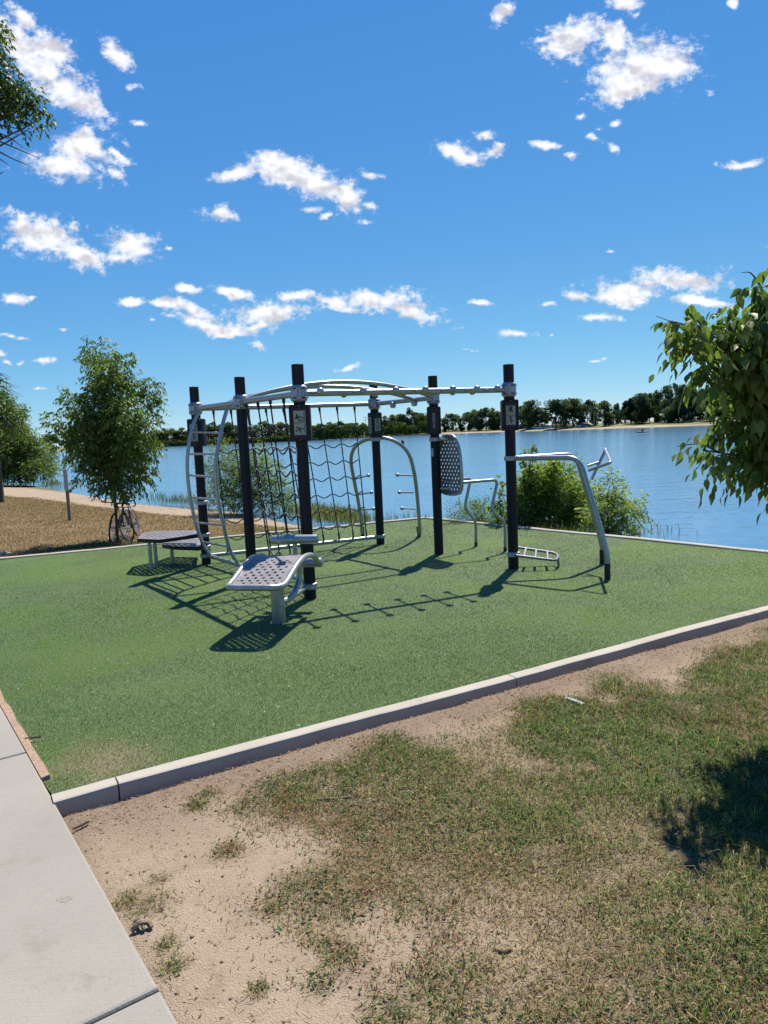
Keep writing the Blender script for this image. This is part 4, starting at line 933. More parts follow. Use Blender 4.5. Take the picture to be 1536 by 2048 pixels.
    platform([gnd(x, y, .43)[:2] for x, y in ((274, 1077), (318, 1079), (396, 1068), (396, 1061), (312, 1061.5), (286, 1066))], .43, [l1[:2], l2[:2]], 'high')
    platform([gnd(x, y, .26)[:2] for x, y in ((324, 1089), (350, 1092.5), (400, 1094), (404, 1076), (350, 1075), (330, 1081))], .26, [l3[:2]], 'low')
    mb().lathe(P[1] + up * .82, [(PR + .002, 0), (PR + .016, .006), (PR + .016, .05), (PR + .002, .056)], 24).build('clamp_ring', M['cast'], posts[1], ang=30)

    # --- stretch arch behind the rear post
    La = gnd(725, 1071); Ra = gnd(839, 1071); Ap = P[4] + V(.02, .08, 1.6); nv = np.cross(Ra - La, Ap - La)
    path = [onp(x, y, La, nv) for x, y in ((725, 1074), (722, 1040), (716, 1000), (707.5, 957), (702.5, 928), (703.5, 908), (711, 893), (727, 881.5), (748, 876.5), (770, 876), (789, 882), (807, 894), (819, 911), (826, 934), (831.5, 965), (836, 1010), (839, 1050), (839.5, 1074))]
    ar = mb().tube(spline(path, 4), .029, 14).build('stretch_arch', M['silver'], root)
    for a, b in (((825, 951), (795, 950)), ((828, 985), (799, 985)), ((832, 1018), (804, 1017)), ((711, 958), (737, 951)), ((718, 989), (743, 985)), ((724, 1020), (747, 1018))):
        A = onp(*a, La, nv); B = onp(*b, La, nv); mb().tube([A, B], .0125, 10).ball(B, .03, 12, 8).build('peg', M['silver'], ar)
    for q in (La, Ra): mb().tube([q - up * .05 , q + up * .11 + (Ap - q) * .03], .031, 14).build('foot_sleeve', M['black'], ar)
    mb().lathe(P[4] + up * 1.57, [(PR + .002, 0), (PR + .016, .006), (PR + .016, .055), (PR + .002, .06)], 24).build('clamp_ring', M['cast'], ar, ang=30)

    # --- captain's chair on the lake-side post
    d2 = cross; n5 = V(-d2[1], d2[0], 0); n5 = n5 if n5[0] > 0 else -n5; pc = P[5] + d2 * .175 + n5 * .10
    half = [(-.02, 1.62), (.09, 1.612), (.16, 1.57), (.205, 1.48), (.235, 1.35), (.25, 1.20), (.255, 1.02), (.245, .91), (.21, .85), (.11, .825), (0, .82)]
    half = [(max(0, a), b) for a, b in half]; outl = half + [(-a, b) for a, b in half[-2:0:-1]]; outl = outl[::-1]
    fr = mb().tube([pc + d2 * a + up * b for a, b in outl], .022, 12, closed=True).build('back_frame', M['silver'], root, ang=70)
    ins = [(a * .93, 1.2 + (b - 1.2) * .95) for a, b in outl]; insh = [(a * .84, 1.2 + (b - 1.2) * .90) for a, b in outl]; holes = []
    for r in range(16):
        for c in range(7):
            u = -.21 + c * .066 + (.033 if r % 2 else 0); v = .845 + r * .0495
            if inside(np.array(u), np.array(v), insh): holes.append((u, v))
    pf = mb(); perforated(pf, ins, holes, .0125, lambda u, v, d: pc + d2 * u + up * v + n5 * (d + .004), .006, 8); pf.build('back_plate', M['plate'], fr, smooth=False)
    mb().lathe(P[5] + up * 1.545, [(PR + .002, 0), (PR + .016, .006), (PR + .016, .05), (PR + .002, .056)], 24).build('clamp_ring', M['cast'], fr, ang=30)
    mb().tube([P[5] + up * 1.57, pc + up * 1.57], .02, 10).build('back_tie', M['silver'], fr); mb().tube([P[5] + up * .9, pc + up * .9], .02, 10).build('back_tie', M['silver'], fr)
    for Q, pts in ((gnd(952, 1091), [(942, 962), (929, 1016), (951.5, 1042), (952, 1090)]), (gnd(1010.5, 1101), [(996, 961), (982, 1020), (1010, 1045), (1010.5, 1100)])):
        w = [onp(x, y, Q, d2) for x, y in pts]; w[0][2] = .99; s0 = Q + n5 * ((pc - Q) @ n5) ; s0 = s0 + up * .99; w[-1] = Q - up * .05
        s0b = pc + d2 * float(np.clip((Q - pc) @ d2, -.20, .20)) + up * .985
        tb = bend([s0b, w[0], w[1], w[2], w[3]], .085, 6); mb().tube(tb, .0215, 12).build('arm_rest', M['silver'], root)
        # dark foot sleeve
        mb().tube([Q - up * .05, Q + up * .05], .0235, 12).build('foot_sleeve', M['black'], fr)

    # --- dip bars, handle and foot rest on the right-hand post
    A = gnd(1215, 1155); Bk = gnd(1204.6, 1125); n1 = np.cross(A - P[6], up); n2 = np.cross(Bk - P[6], up)
    fA = [onp(x, y, P[6], n1) for x, y in ((1158, 917), (1205, 1072), (1215, 1110))]; fB = [onp(x, y, P[6], n2) for x, y in ((1152, 908), (1200, 1072), (1205, 1096))]
    zt = 1.325; fA[0][2] = zt; fB[0][2] = zt + .012
    db = mb().tube(bend([P[6] + up * zt + unit(A - P[6]) * .03, fA[0], fA[1], fA[2], A - up * .05], .14, 7), .030, 16).build('dip_bar', M['silver'], root)
    db2 = mb().tube(bend([P[6] + up * zt + unit(Bk - P[6]) * .03, fB[0], fB[1], fB[2], Bk - up * .05], .14, 7), .030, 16).build('dip_bar', M['silver'], root)
    for q, k in ((A, .16), (Bk, .16)): mb().tube([q - up * .05, q + up * k], .0325, 14).build('foot_sleeve', M['black'], db)
    d_ = unit(CAM * V(1, 1, 0) - A); mb().box(A + d_ * .0335 + up * .30 , (.034, .002, .085), np.cross(up, d_)).build('label_plate', M['white'], db, smooth=False)
    mb().lathe(P[6] + up * (zt - .03), [(PR + .002, 0), (PR + .016, .006), (PR + .016, .055), (PR + .002, .06)], 24).build('clamp_ring', M['cast'], db, ang=30)
    h1 = onp(1177, 941, P[6], n1); h2 = onp(1222, 925, P[6], n1); nm = n1 * .5 + n2 * .5; h3 = onp(1211, 900, P[6], n2); h4 = onp(1183, 959, P[6], n2); h5 = onp(1175, 932, P[6], n2); h6 = onp(1200, 924, P[6], n2)
    mb().tube(bend([h1, h2, h3], .06, 5), .0165, 12).build('handle', M['silver'], db); mb().tube([h3, h4], .0185, 12).build('handle', M['silver'], db2); mb().tube([h5, h6], .015, 10).build('handle', M['silver'], db2)
    mb().ball(h3, .022, 12, 8).build('handle_cap', M['silver'], db2)
    fr_ = [atY(1030, 1111, 8.56), atY(1112, 1121, 8.50), atY(1117, 1112, 8.68), atY(1109, 1106, 8.80), atY(1036, 1095, 8.86)]
    ft = mb().tube(bend(fr_, .05, 4), .0165, 10).build('foot_rest', M['plate'], root)
    for k in (.22, .5, .8):
        a = fr_[0] + (fr_[1] - fr_[0]) * k; b = fr_[4] + (fr_[3] - fr_[4]) * k; mb().tube([a, b], .0155, 10).build('rung', M['silver'], ft)
    e = fr_[1] * .3 + fr_[2] * .7; mb().tube([e, V(e[0] + .01, e[1], -.05)], .014, 10).build('leg', M['plate'], ft)
    mb().lathe(P[6] + up * (fr_[0][2] - .03), [(PR + .002, 0), (PR + .016, .006), (PR + .016, .055), (PR + .002, .06)], 24).build('clamp_ring', M['cast'], ft, ang=30)
fitness_frame()

# ---------------------------------------------------------------- trees, bushes and grasses
def rand_ball(n): 
    v = RNG.normal(0, 1, (n, 3)); return v / np.linalg.norm(v, axis=1, keepdims=True)
def twigs(lumps, per, tl, k, leaf, droop=.6, shell=.45, spread=.9):
    """leaf positions and directions on short drooping twigs spread through ellipsoidal clumps"""
    PP, DD, LL, ID = [], [], [], []
    for li, (c, r) in enumerate(lumps):
        r = np.broadcast_to(np.asarray(r, float), (3,)); n = max(3, int(per * (r[0] * r[1] * r[2]) ** (2 / 3)))
        u = rand_ball(n); q = RNG.random(n) ** shell; o = c + u * q[:, None] * r
        d = u * .8 + RNG.normal(0, .5, (n, 3)); d[:, 2] += .15; d /= np.linalg.norm(d, axis=1, keepdims=True)
        L0 = tl * (.6 + .8 * RNG.random(n))
        for j in range(k):
            t = (j + .4) / k; p = o + d * (L0 * t)[:, None]; p[:, 2] -= droop * .5 * L0 * t * t
            side = np.cross(d, [0, 0, 1.]) * (1 if j % 2 else -1) + RNG.normal(0, .3, (n, 3)); dd = d * .6 + side * spread; dd[:, 2] -= droop * (1 + .5 * RNG.random(n))
            PP.append(p); DD.append(dd); LL.append(leaf * (.65 + .6 * RNG.random(n))); ID.append(np.full(n, li))
    return np.concatenate(PP), np.concatenate(DD), np.concatenate(LL), np.concatenate(ID)
def leafcols(ID, base, var=.35, pale=None, pf=.12):
    n = len(ID); lump = .78 + .5 * RNG.random(ID.max() + 1); c = np.asarray(base) * (lump[ID] * (1 - var / 2 + var * RNG.random(n)))[:, None]
    if pale is not None:
        k = RNG.random(n) < pf; c[k] = np.asarray(pale) * (.8 + .4 * RNG.random((k.sum(), 1)))
    return c
def limbs(mb, base, top, r0, lumps, n_sub=1.0, r1=.01):
    """tapered trunk with a limb to each clump"""
    base = np.asarray(base, float); top = np.asarray(top, float); H = top[2] - base[2]
    tr = [base + (top - base) * t + np.array([math.sin(t * 5 + base[0]), math.cos(t * 4), 0]) * .02 * H * t for t in np.linspace(0, 1, 9)]
    mb.tube([tr[0] - np.array([0, 0, .1])] + tr, [r0 * 1.35] + [r0 * (1.15 - .85 * t) for t in np.linspace(0, 1, 9)], 9)
    for c, r in lumps:
        t = np.clip((c[2] - base[2]) / H - .22, .3, .92); a = base + (top - base) * t; rr = r0 * (1.0 - .8 * t) * .6
        pts = spline([a, a + (c - a) * .4 + np.array([0, 0, .05 * H]), c], 4); mb.tube(pts, list(np.linspace(max(rr, .004), .004, len(pts))), 6)
def px_lumps(lst, Y, thick, sc=1.0):
    out = []
    for (x, y, r, *dz) in lst:
        dpt = Y + (dz[0] if dz else RNG.uniform(-thick, thick)); c = atY(x, y, dpt); k = r * dpt / FPX * sc; out.append((c, (k, k, k)))
    return out
def tree(name, base, top, r0, lumps, per, tl, k, leaf, ratio, base_c, label, cat='tree', group=None, mat='leaf', droop=.6, pale=None, pf=.12, shell=.45, extra=None, spread=.9):
    root = thing(name, base, label, cat, group)
    mb = MB(base); limbs(mb, base, top, r0, lumps)
    if extra: extra(mb)
    mb.build('trunk', M['bark'], root)
    Pp, D, Lg, ID = twigs(lumps, per, tl, k, leaf, droop, shell, spread)
    o = leafcloud('crown', Pp, D, Lg, ratio, leafcols(ID, base_c, .5, pale, pf), M[mat], root, off=base); o['kind'] = 'stuff'
    return root

def plants():
    # young ash with the bicycles
    b = gpt(236, 1083)
    L1 = [(172,690,11),(173,712,14),(205,703,24),(247,724,22),(205,740,36),(225,776,40),(297,780,24),(268,770,26),(309,815,18),(302,800,18),(139,803,18),(120,790,10),(106,835,16),(95,848,9),(168,828,34),(247,826,42),(290,850,26),(122,876,22),(173,876,42),(235,888,50),(297,892,26),(146,908,22),(198,926,38),(258,933,38),(296,938,18),(162,964,13),(208,968,22),(246,958,25),(279,968,12),(228,980,20),(252,976,16),(205,982,12),(240,992,9),(190,800,36),(215,850,48),(265,885,38),(150,850,26),(215,905,48)]
    lum = px_lumps(L1, b[1], .8, .92); lum += px_lumps([l for l in L1 if l[2] > 35], b[1], .9, .8)
    tree('ash_tree', b, atY(200, 700, b[1]),   .030, lum, 760, .22, 6, .115, .36, (.125, .20, .045), 'young ash tree with two bicycles leaning on its trunk', droop=.8, pale=(.20, .29, .075), pf=.15, shell=.36)
    # tree at the far left, trunk at the frame edge
    b = gpt(2, 1005); L2 = [(18,832,26),(40,824,14),(-15,820,40),(30,850,20),(-40,790,50),(10,806,16),(-70,850,50)]
    def bare(mb):
        for i in range(9):
            a = atY(-25, 745 + i * 3, b[1]); e = atY(18 + 3.5 * i + 8 * math.sin(i * 3), 752 + i * 6 + 7 * math.cos(i * 2), b[1] + .3 * math.sin(i)); mb.tube(spline([a, (a + e) / 2 + np.array([0, 0, .12]), e], 4), [.03, .028, .025, .02, .016, .013, .01, .007, .005], 5)
    tree('lakeside_tree', b, atY(-20, 740, b[1]), .13, px_lumps(L2, b[1], .9), 700, .3, 5, .14, .45, (.11, .18, .045), 'tree at the left frame edge with bare twigs and a dark trunk', extra=bare, pale=(.15, .22, .07))
    # bough of a tall tree at the upper left
    b = np.array([-9.3, 13.2, -.15]); L3 = [(12,165,26),(48,186,18),(66,205,20),(84,238,16),(20,222,22),(62,256,12),(4,195,28),(-40,170,60),(-110,150,80),(-160,230,70),(-220,120,100),(-60,90,70),(-170,0,110),(-300,60,120),(-280,200,90)]
    def bare2(mb):
        root_ = atY(-130, 230, 13.2)
        for i, (x, y) in enumerate(((52, 300), (82, 318), (60, 332), (18, 330), (30, 285), (50, 262), (8, 345))):
            e = atY(x, y, 13.2 + .2 * math.sin(i * 2)); m_ = atY(x * .45 - 20, y - 32 + 4 * i, 13.2); mb.tube(spline([root_, m_, e], 6), list(np.linspace(.022, .0035, 13)), 5)
    tree('overhanging_tree', b, atY(-170, -20, 13.2), .19, px_lumps(L3, 13.2, .35), 1000, .22, 6, .10, .42, (.07, .115, .028), 'dark leafy bough reaching in at the upper left corner', droop=.8, extra=bare2)
    # willows on the left bank
    b = gnd(40, 962, -.5); L4 = [(15,880,30),(50,885,28),(60,915,30),(85,905,22),(20,920,34),(95,930,16),(100,945,12),(70,940,22),(-20,900,50),(35,860,18),(-60,880,60),(-10,945,26),(40,945,24)]
    lum = px_lumps(L4, b[1], 1.6); tree('willow_shrub', b, atY(30, 880, b[1]), .09, lum + px_lumps(L4, b[1] + .5, 1.6), 170, .5, 6, .22, .32, (.13, .20, .045), 'wide willow shrub at the waterline at the far left', 'shrub', pale=(.20, .27, .08), pf=.25, mat='bushleaf')
    # bush by the water behind the climbing net
    b = gnd(505, 1012, -.62); L5 = [(440,915,20),(425,945,22),(455,950,30),(430,985,24),(470,985,30),(510,930,26),(500,960,34),(540,950,26),(560,980,26),(530,990,30),(575,1000,14),(460,1000,24),(500,1000,28),(440,890,9),(520,905,14),(412,1000,12),(480,930,28)]
    lum = px_lumps(L5, b[1], .8); tree('bushy_willow', b, b + np.array([0, 0, 1.3]), .05, lum + px_lumps(L5, b[1], .8), 520, .32, 6, .12, .22, (.12, .185, .04), 'rounded willow bush at the water behind the climbing net', 'bush', droop=.1, pale=(.27, .35, .09), pf=.3, spread=.6, mat='bushleaf')
    # bushes on the bank to the right
    Yb = 13.2
    L6 = [(1062,1000,28),(1075,965,30),(1110,985,38),(1045,1020,26),(1100,1030,40),(1140,1000,34),(1060,1045,26),(1140,1045,34),(1165,1020,26),(1085,945,16),(1120,950,16),(1140,960,12),(1170,985,14),(1040,985,14),(1150,935,8)]
    b = np.array([atY(1100, 1060, Yb)[0], Yb, -.55]); lum = px_lumps(L6, Yb, .45); tree('lakeside_bush', b, b + np.array([0, 0, 1.3]), .03, lum + px_lumps(L6, Yb, .5, 1.1), 1900, .20, 6, .085, .28, (.19, .27, .05), 'dense green bush between the right posts of the exercise frame', 'bush', droop=.15, pale=(.30, .39, .10), pf=.35, spread=.6, mat='bushleaf')
    L7 = [(1215,985,22),(1225,960,12),(1205,1010,24),(1240,1000,24),(1230,1030,28),(1265,1015,16),(1280,1000,8),(1255,1040,20),(1200,1045,24),(1270,1045,10),(1185,1060,18),(1228,1062,22),(1285,1020,7),(1258,1065,12),(1190,1025,18)]
    Yb = 12.4; b = np.array([atY(1215, 1075, Yb)[0], Yb, -.5]); lum = px_lumps(L7, Yb, .4); tree('drooping_bush', b, b + np.array([0, 0, 1.0]), .025, lum, 2300, .20, 6, .085, .27, (.19, .27, .06), 'feathery bush right of the dip bars at the water', 'bush', droop=.35, pale=(.32, .41, .13), pf=.35, spread=.6, mat='bushleaf')
    L8 = [(1065,893,7),(1058,905,8),(1052,920,9),(1060,935,10),(1055,950,12),(1075,940,9),(1050,970,14),(1000,962,8),(995,985,9),(1005,1005,12),(990,1020,12),(1008,1035,14),(1108,925,10),(1100,935,9),(1045,1000,14)]
    Yb = 12.9; b = np.array([atY(1045, 1058, Yb)[0], Yb, -.5]); tree('cottonwood_sapling', b, atY(1062, 890, Yb), .016, px_lumps(L8, Yb, .2), 1700, .10, 4, .075, .85, (.17, .26, .05), 'cottonwood sapling with round leaves rising beside the right-hand post', 'sapling', droop=.5, pale=(.26, .34, .09), pf=.3, shell=.6, mat='bushleaf')
    L9 = [(930,1040,14),(950,1030,16),(975,1035,20),(1000,1045,20),(920,1020,8),(960,1010,10),(1030,1050,18),(940,1015,8),(905,1030,7)]
    Yb = 13.4; b = np.array([atY(965, 1052, Yb)[0], Yb, -.55]); tree('low_shrub', b, b + np.array([0, 0, .5]), .012, px_lumps(L9, Yb, .4, 1.3), 4200, .16, 5, .06, .22, (.12, .18, .05), "low shrub behind the arms of the captain's chair", 'shrub', droop=.05, pale=(.2, .24, .09), pf=.3, spread=.5, mat='bushleaf')

    # near tree at the right edge: the largest leaves one by one
    b = np.array([3.55, 4.75, -.05]); L10 = [(1345,662,20),(1375,690,28),(1405,672,28),(1420,705,34),(1455,655,30),(1500,630,34),(1530,580,24),(1480,715,44),(1540,680,50),(1415,745,30),(1490,790,46),(1550,770,52),(1445,815,24),(1500,870,44),(1565,870,56),(1395,908,13),(1425,918,22),(1460,928,26),(1510,930,34),(1560,920,40),(1330,650,9),(1340,705,14),(1620,640,80),(1640,760,90),(1620,900,80),(1700,700,120),(1560,600,34),(1640,560,60),(1548,940,24),(1440,870,18)]
    L10 = [(x_ + 10, y_ - 8, r_) for x_, y_, r_ in L10]; lum = px_lumps(L10, 4.08, .2); lum += px_lumps([l for l in L10 if l[2] > 38], 4.05, .2)
    root = thing('shade_tree', b, 'leafy tree hanging in at the right edge, close to the camera', 'tree')
    mb = MB(b); limbs(mb, b, np.array([3.5, 4.75, 3.1]), .06, lum)
    for x, y, x2, y2 in ((1395, 690, 1312, 632), (1520, 570, 1483, 545), (1440, 905, 1354, 893)):
        a, e = atY(x, y, 4.1), atY(x2, y2, 4.05); mb.tube(spline([a, (a + e) / 2 + np.array([0, 0, .03]), e], 4), list(np.linspace(.006, .0015, 9)), 5)
    mb.build('trunk', M['bark'], root)
    Pp, D, Lg, ID = twigs(lum, 2100, .16, 5, .074, .9, .42, .7); c = leafcols(ID, (.125, .20, .042), .5, (.22, .31, .07), .28)
    pxy = proj(Pp); vis = (pxy[:, 0] < 1545) & (pxy[:, 0] > 1280); score = np.where(vis, -Pp[:, 1] + Lg * 4 + RNG.random(len(Pp)) * .2, -99); order = np.argsort(-score); pick = order[:300]; rest = order[300:]
    o = big_leaves('crown', Pp[rest], D[rest], Lg[rest], c[rest], root, b); o['kind'] = 'stuff'
    protos = []
    for v in range(6):
        me = leaf_mesh('leaf', .43 + .03 * v, .2 + .05 * v, np.array([.125, .20, .042]) * (.75 + .12 * v) if v < 4 else np.array([.22, .31, .07]) * (.8 + .1 * v - .4)); protos.append(me)
    for j in pick:
        o = link('leaf', protos[RNG.integers(6)], root); d = unit(D[j]); nrm = RNG.normal(0, .5, 3) + np.array([0, 0, 1]); sv = unit(np.cross(d, nrm)); upv = np.cross(sv, d); l = Lg[j] * 1.1
        mw = Matrix([[d[i] * l, sv[i] * l, upv[i] * l, Pp[j][i] - b[i]] for i in range(3)] + [[0, 0, 0, 1]]); o.matrix_local = mw

LEAF = [(0, 0, 0), (.16, .20, .0), (.42, .30, -.02), (.72, .16, -.06), (1, 0, -.12)]
def leaf_mesh(name, ratio, fold, col):
    vs = []; fs = []
    for (x, w, z) in LEAF: vs += [(x, -w * ratio / .6, z + w * fold), (x, 0, z), (x, w * ratio / .6, z + w * fold)]
    for i in range(4): fs += [(3 * i, 3 * i + 1, 3 * i + 4, 3 * i + 3), (3 * i + 1, 3 * i + 2, 3 * i + 5, 3 * i + 4)]
    me = npmesh(name, vs, np.array(fs).ravel(), np.full(len(fs), 4), M['leaf'], np.broadcast_to(col, (len(vs), 3)), smooth=True); return me
def big_leaves(name, Pp, D, Lg, col, root, off):
    n = len(Pp); D = D / np.linalg.norm(D, axis=1, keepdims=True); nrm = RNG.normal(0, .5, (n, 3)); nrm[:, 2] += 1
    sv = np.cross(D, nrm); sv /= np.linalg.norm(sv, axis=1, keepdims=True); upv = np.cross(sv, D); L = Lg[:, None]; V = []
    for (x, w, z) in LEAF:
        for s_ in (-1, 0, 1): V.append(Pp + D * L * x + sv * L * (s_ * w * .8) + upv * L * (z + abs(s_) * w * .3))
    V = np.stack(V, 1).reshape(-1, 3) - off; f = []
    for i in range(4): f += [(3 * i, 3 * i + 1, 3 * i + 4, 3 * i + 3), (3 * i + 1, 3 * i + 2, 3 * i + 5, 3 * i + 4)]
    F = (np.arange(n)[:, None, None] * 15 + np.array(f)).ravel()
    return link(name, npmesh(name, V, F, np.full(8 * n, 4), M['leaf'], np.repeat(col, 15, 0), smooth=True), root)
plants()

def grasses():
    # dry lawn beyond the pad
    n = 460000; x = RNG.uniform(-19, .6, n); y = RNG.uniform(9.8, 36, n); nl = np.array([-dfl[1], dfl[0]]); nl = nl if nl @ (PC - PA) > 0 else -nl
    side = (x - PC[0]) * nl[0] + (y - PC[1]) * nl[1]
    dpath = np.full(len(x), 9.)
    for (a, b, wa, wb) in zip(PATH[:-1], PATH[1:], PATH_W[:-1], PATH_W[1:]):
        d_ = b - a; t = np.clip(((x - a[0]) * d_[0] + (y - a[1]) * d_[1]) / (d_ @ d_), 0, 1); dpath = np.minimum(dpath, np.hypot(x - a[0] - t * d_[0], y - a[1] - t * d_[1]) / (wa + (wb - wa) * t))
    onpath = dpath + (fbm(x * .6, y * .6, 41) - .5) * .7
    k = (side > .15) & (np.abs(x) < y * .62 + .5) & (RNG.random(n) < np.clip(sstep(.8, 1.2, onpath) * (13 / y) ** .7 * (.35 + fbm(x * 1.4, y * 1.4, 14)), .01, 1)); x, y, side = x[k], y[k], side[k]; n = len(x)
    dsh = seg_dist(x, y, SHORE); shade = np.hypot(x - TREE[0], y - TREE[1] + 1)
    gr = np.clip(sstep(4.5, 1.5, dsh) * .7 + sstep(1.4, .2, side) * .5 + sstep(2.2, .6, shade) * .7, 0, .9)
    isg = RNG.random(n) < gr; r = RNG.random((n, 1)); c = np.where(isg[:, None], np.array([.12, .155, .05]), np.where(r < .45, np.array([.32, .225, .125]), np.where(r < .8, np.array([.22, .145, .08]), np.array([.44, .35, .21])))) * (.65 + .6 * RNG.random((n, 1)))
    ln = .03 + .04 * RNG.random(n) + .05 * sstep(1.6, .5, shade) * RNG.random(n) + .02 * sstep(.7, .1, side) * RNG.random(n); ok = (dsh > .2)
    blades('dry_lawn', x[ok], y[ok], ground_z(x, y)[ok] - .003, ln[ok], (.0035 + .0004 * y)[ok], c[ok], np.clip(RNG.normal(.6, .25, n), .05, 1)[ok], 'brown dry lawn between the turf and the path', M['grass'], 'lawn')
    # tall bank grass on the lake side
    n = 60000; t = RNG.random(n) * 8.5; o = .16 + RNG.random(n) ** 1.3 * 2.2; nr = np.array([-dfr[1], dfr[0]]); nr = nr if nr @ (PB - PD) > 0 else -nr
    p = PC + dfr * t[:, None] + nr * o[:, None]; x, y = p.T; px = proj(np.stack([x, y, 0 * x - .1], -1))[:, 0]
    den = .10 + .9 * sstep(900, 960, px) * sstep(1235, 1180, px) + .28 * sstep(1240, 1300, px) * fbm(x * 3, y * 3, 15); k = RNG.random(n) < den * .8; x, y, px = x[k], y[k], px[k]; n = len(x)
    tall = sstep(900, 960, px) * sstep(1225, 1170, px); ln = (.06 + .13 * RNG.random(n)) * (1 + 2.2 * tall * RNG.random(n)) ; g = RNG.random((n, 1)) < (.3 + .65 * tall)[:, None]
    c = np.where(g, np.array([.17, .24, .05]), np.array([.34, .27, .15])) * (.6 + .8 * RNG.random((n, 1)))
    blades('bank_grass', x, y, ground_z(x, y) - .01, ln, .006 + .006 * RNG.random(n), c, np.clip(RNG.normal(.4, .2, n), .05, .9), 'tall green grass on the bank behind the lake-side kerb', M['grass'], 'grass')
    # thin reeds at the water on the left
    n = 26000; i = RNG.integers(2, 9, n); a = np.array(SHORE)[i]; b = np.array(SHORE)[i + 1]; p = a + (b - a) * RNG.random((n, 1)) + RNG.normal(0, .45, (n, 2)); x, y = p.T
    px = proj(np.stack([x, y, 0 * x - .8], -1))[:, 0]; k = (RNG.random(n) < .06 + .5 * sstep(560, 640, px) * sstep(760, 690, px) + .22 * sstep(420, 380, px) * sstep(260, 330, px) + .8 * sstep(130, 100, px)); x, y = x[k], y[k]; n = len(x)
    c = np.where(RNG.random((n, 1)) < .6, np.array([.13, .18, .06]), np.array([.36, .32, .18])) * (.7 + .6 * RNG.random((n, 1)))
    blades('reed', x, y, np.maximum(ground_z(x, y), WATER_Z) - .02, .14 + .30 * RNG.random(n), .012 + .01 * RNG.random(n), c, np.clip(RNG.normal(.25, .12, n), .02, .6), 'thin reeds along the waterline left of the pad', M['grass'], 'reeds')
grasses()

# ---------------------------------------------------------------- the far shore
def far_crown(kind, seed, tone):
    rg = np.random.default_rng(seed); lum = []
    if kind == 'cone':
        for i in range(26):
            z = .22 + .74 * i / 25; r = .26 * (1.02 - z) + .03; a = rg.random() * 6.28; lum.append(((r * .6 * math.cos(a), r * .6 * math.sin(a), z), (r * .75, r * .75, .07)))
    else:
        wid = {'round': .40, 'tall': .27, 'wide': .50, 'ragged': .30}[kind]
        for i in range(26):
            z = .09 + .84 * rg.random(); env = wid * math.sin(math.pi * min(1, (z - .02) / 1.02)) ** .6; a = rg.random() * 6.28; q = rg.random() ** .5
            r = .10 + .07 * rg.random(); r = r * (.75 if kind == 'ragged' else 1); lum.append(((env * q * math.cos(a), env * q * math.sin(a), z), (r, r, r * .8)))
        lum.append(((.02, 0, .93), (.08, .08, .08)))
    n = 3600; idx = rg.integers(0, len(lum), n); C = np.array([l[0] for l in lum])[idx]; Rr = np.array([l[1] for l in lum])[idx]
    u = rg.normal(0, 1, (n, 3)); u /= np.linalg.norm(u, axis=1, keepdims=True); Pp = C + u * Rr * (rg.random((n, 1)) ** .4)
    D = u + rg.normal(0, .5, (n, 3)); D[:, 2] -= .2; D /= np.linalg.norm(D, axis=1, keepdims=True); nr = rg.normal(0, .6, (n, 3)); nr[:, 2] += .8
    sv = np.cross(D, nr); sv /= np.linalg.norm(sv, axis=1, keepdims=True); L = (.035 + .035 * rg.random(n))[:, None]; w = L * .36
    V = np.stack([Pp, Pp + D * L * .45 - sv * w, Pp + D * L, Pp + D * L * .45 + sv * w], 1).reshape(-1, 3); b = np.arange(n)[:, None] * 4
    base = np.array([.078, .115, .05]) if kind != 'cone' else np.array([.055, .08, .045]); lb = (.65 + .7 * rg.random(len(lum)))[idx][:, None]
    col = base * np.array(tone) * lb * (.7 + .6 * rg.random((n, 1)))
    return npmesh('crown', V, np.concatenate([b + np.array([0, 2, 1]), b + np.array([0, 3, 2])], 1).ravel(), np.full(2 * n, 3), M['far'], np.repeat(col, 4, 0))
FARLINE = [(-900, 120), (-520, 330), (-300, 430), (-200, 436), (-132, 425), (-76, 392), (-30, 385), (-14, 420), (12, 470), (36, 450), (64, 390), (78, 326), (99, 295), (116, 257), (128, 241), (160, 220), (230, 200), (330, 110)]
def far_at(px, k):
    """point on the far bank seen at photograph column px, k times the shore distance"""
    lo, hi = 0., len(FARLINE) - 1.
    def pt(t):
        i = min(int(t), len(FARLINE) - 2); f = t - i; return np.array(FARLINE[i]) * (1 - f) + np.array(FARLINE[i + 1]) * f
    for _ in range(50):
        t = (lo + hi) / 2; q = pt(t)
        if proj(np.array([q[0], q[1], 0]))[0] < px or q[1] < 50 and q[0] < 0: lo = t
        else: hi = t
    q = pt(t) * k; z = np.interp(k, [1, 1.003, 1.012, 1.09, 1.22, 1.6], [-1.2, -.75, -.45, .75, 1.35, 1.5]); return np.array([q[0], q[1], z - .15])
ORD = 'first second third fourth fifth sixth seventh eighth ninth tenth eleventh twelfth thirteenth fourteenth fifteenth sixteenth seventeenth eighteenth nineteenth twentieth twenty-first twenty-second twenty-third twenty-fourth twenty-fifth twenty-sixth twenty-seventh twenty-eighth twenty-ninth thirtieth thirty-first thirty-second'.split()
def ords(rows): 
    srt = sorted(rows, key=lambda r: r[0]); return [(ORD[i],) + r for i, r in enumerate(srt)]
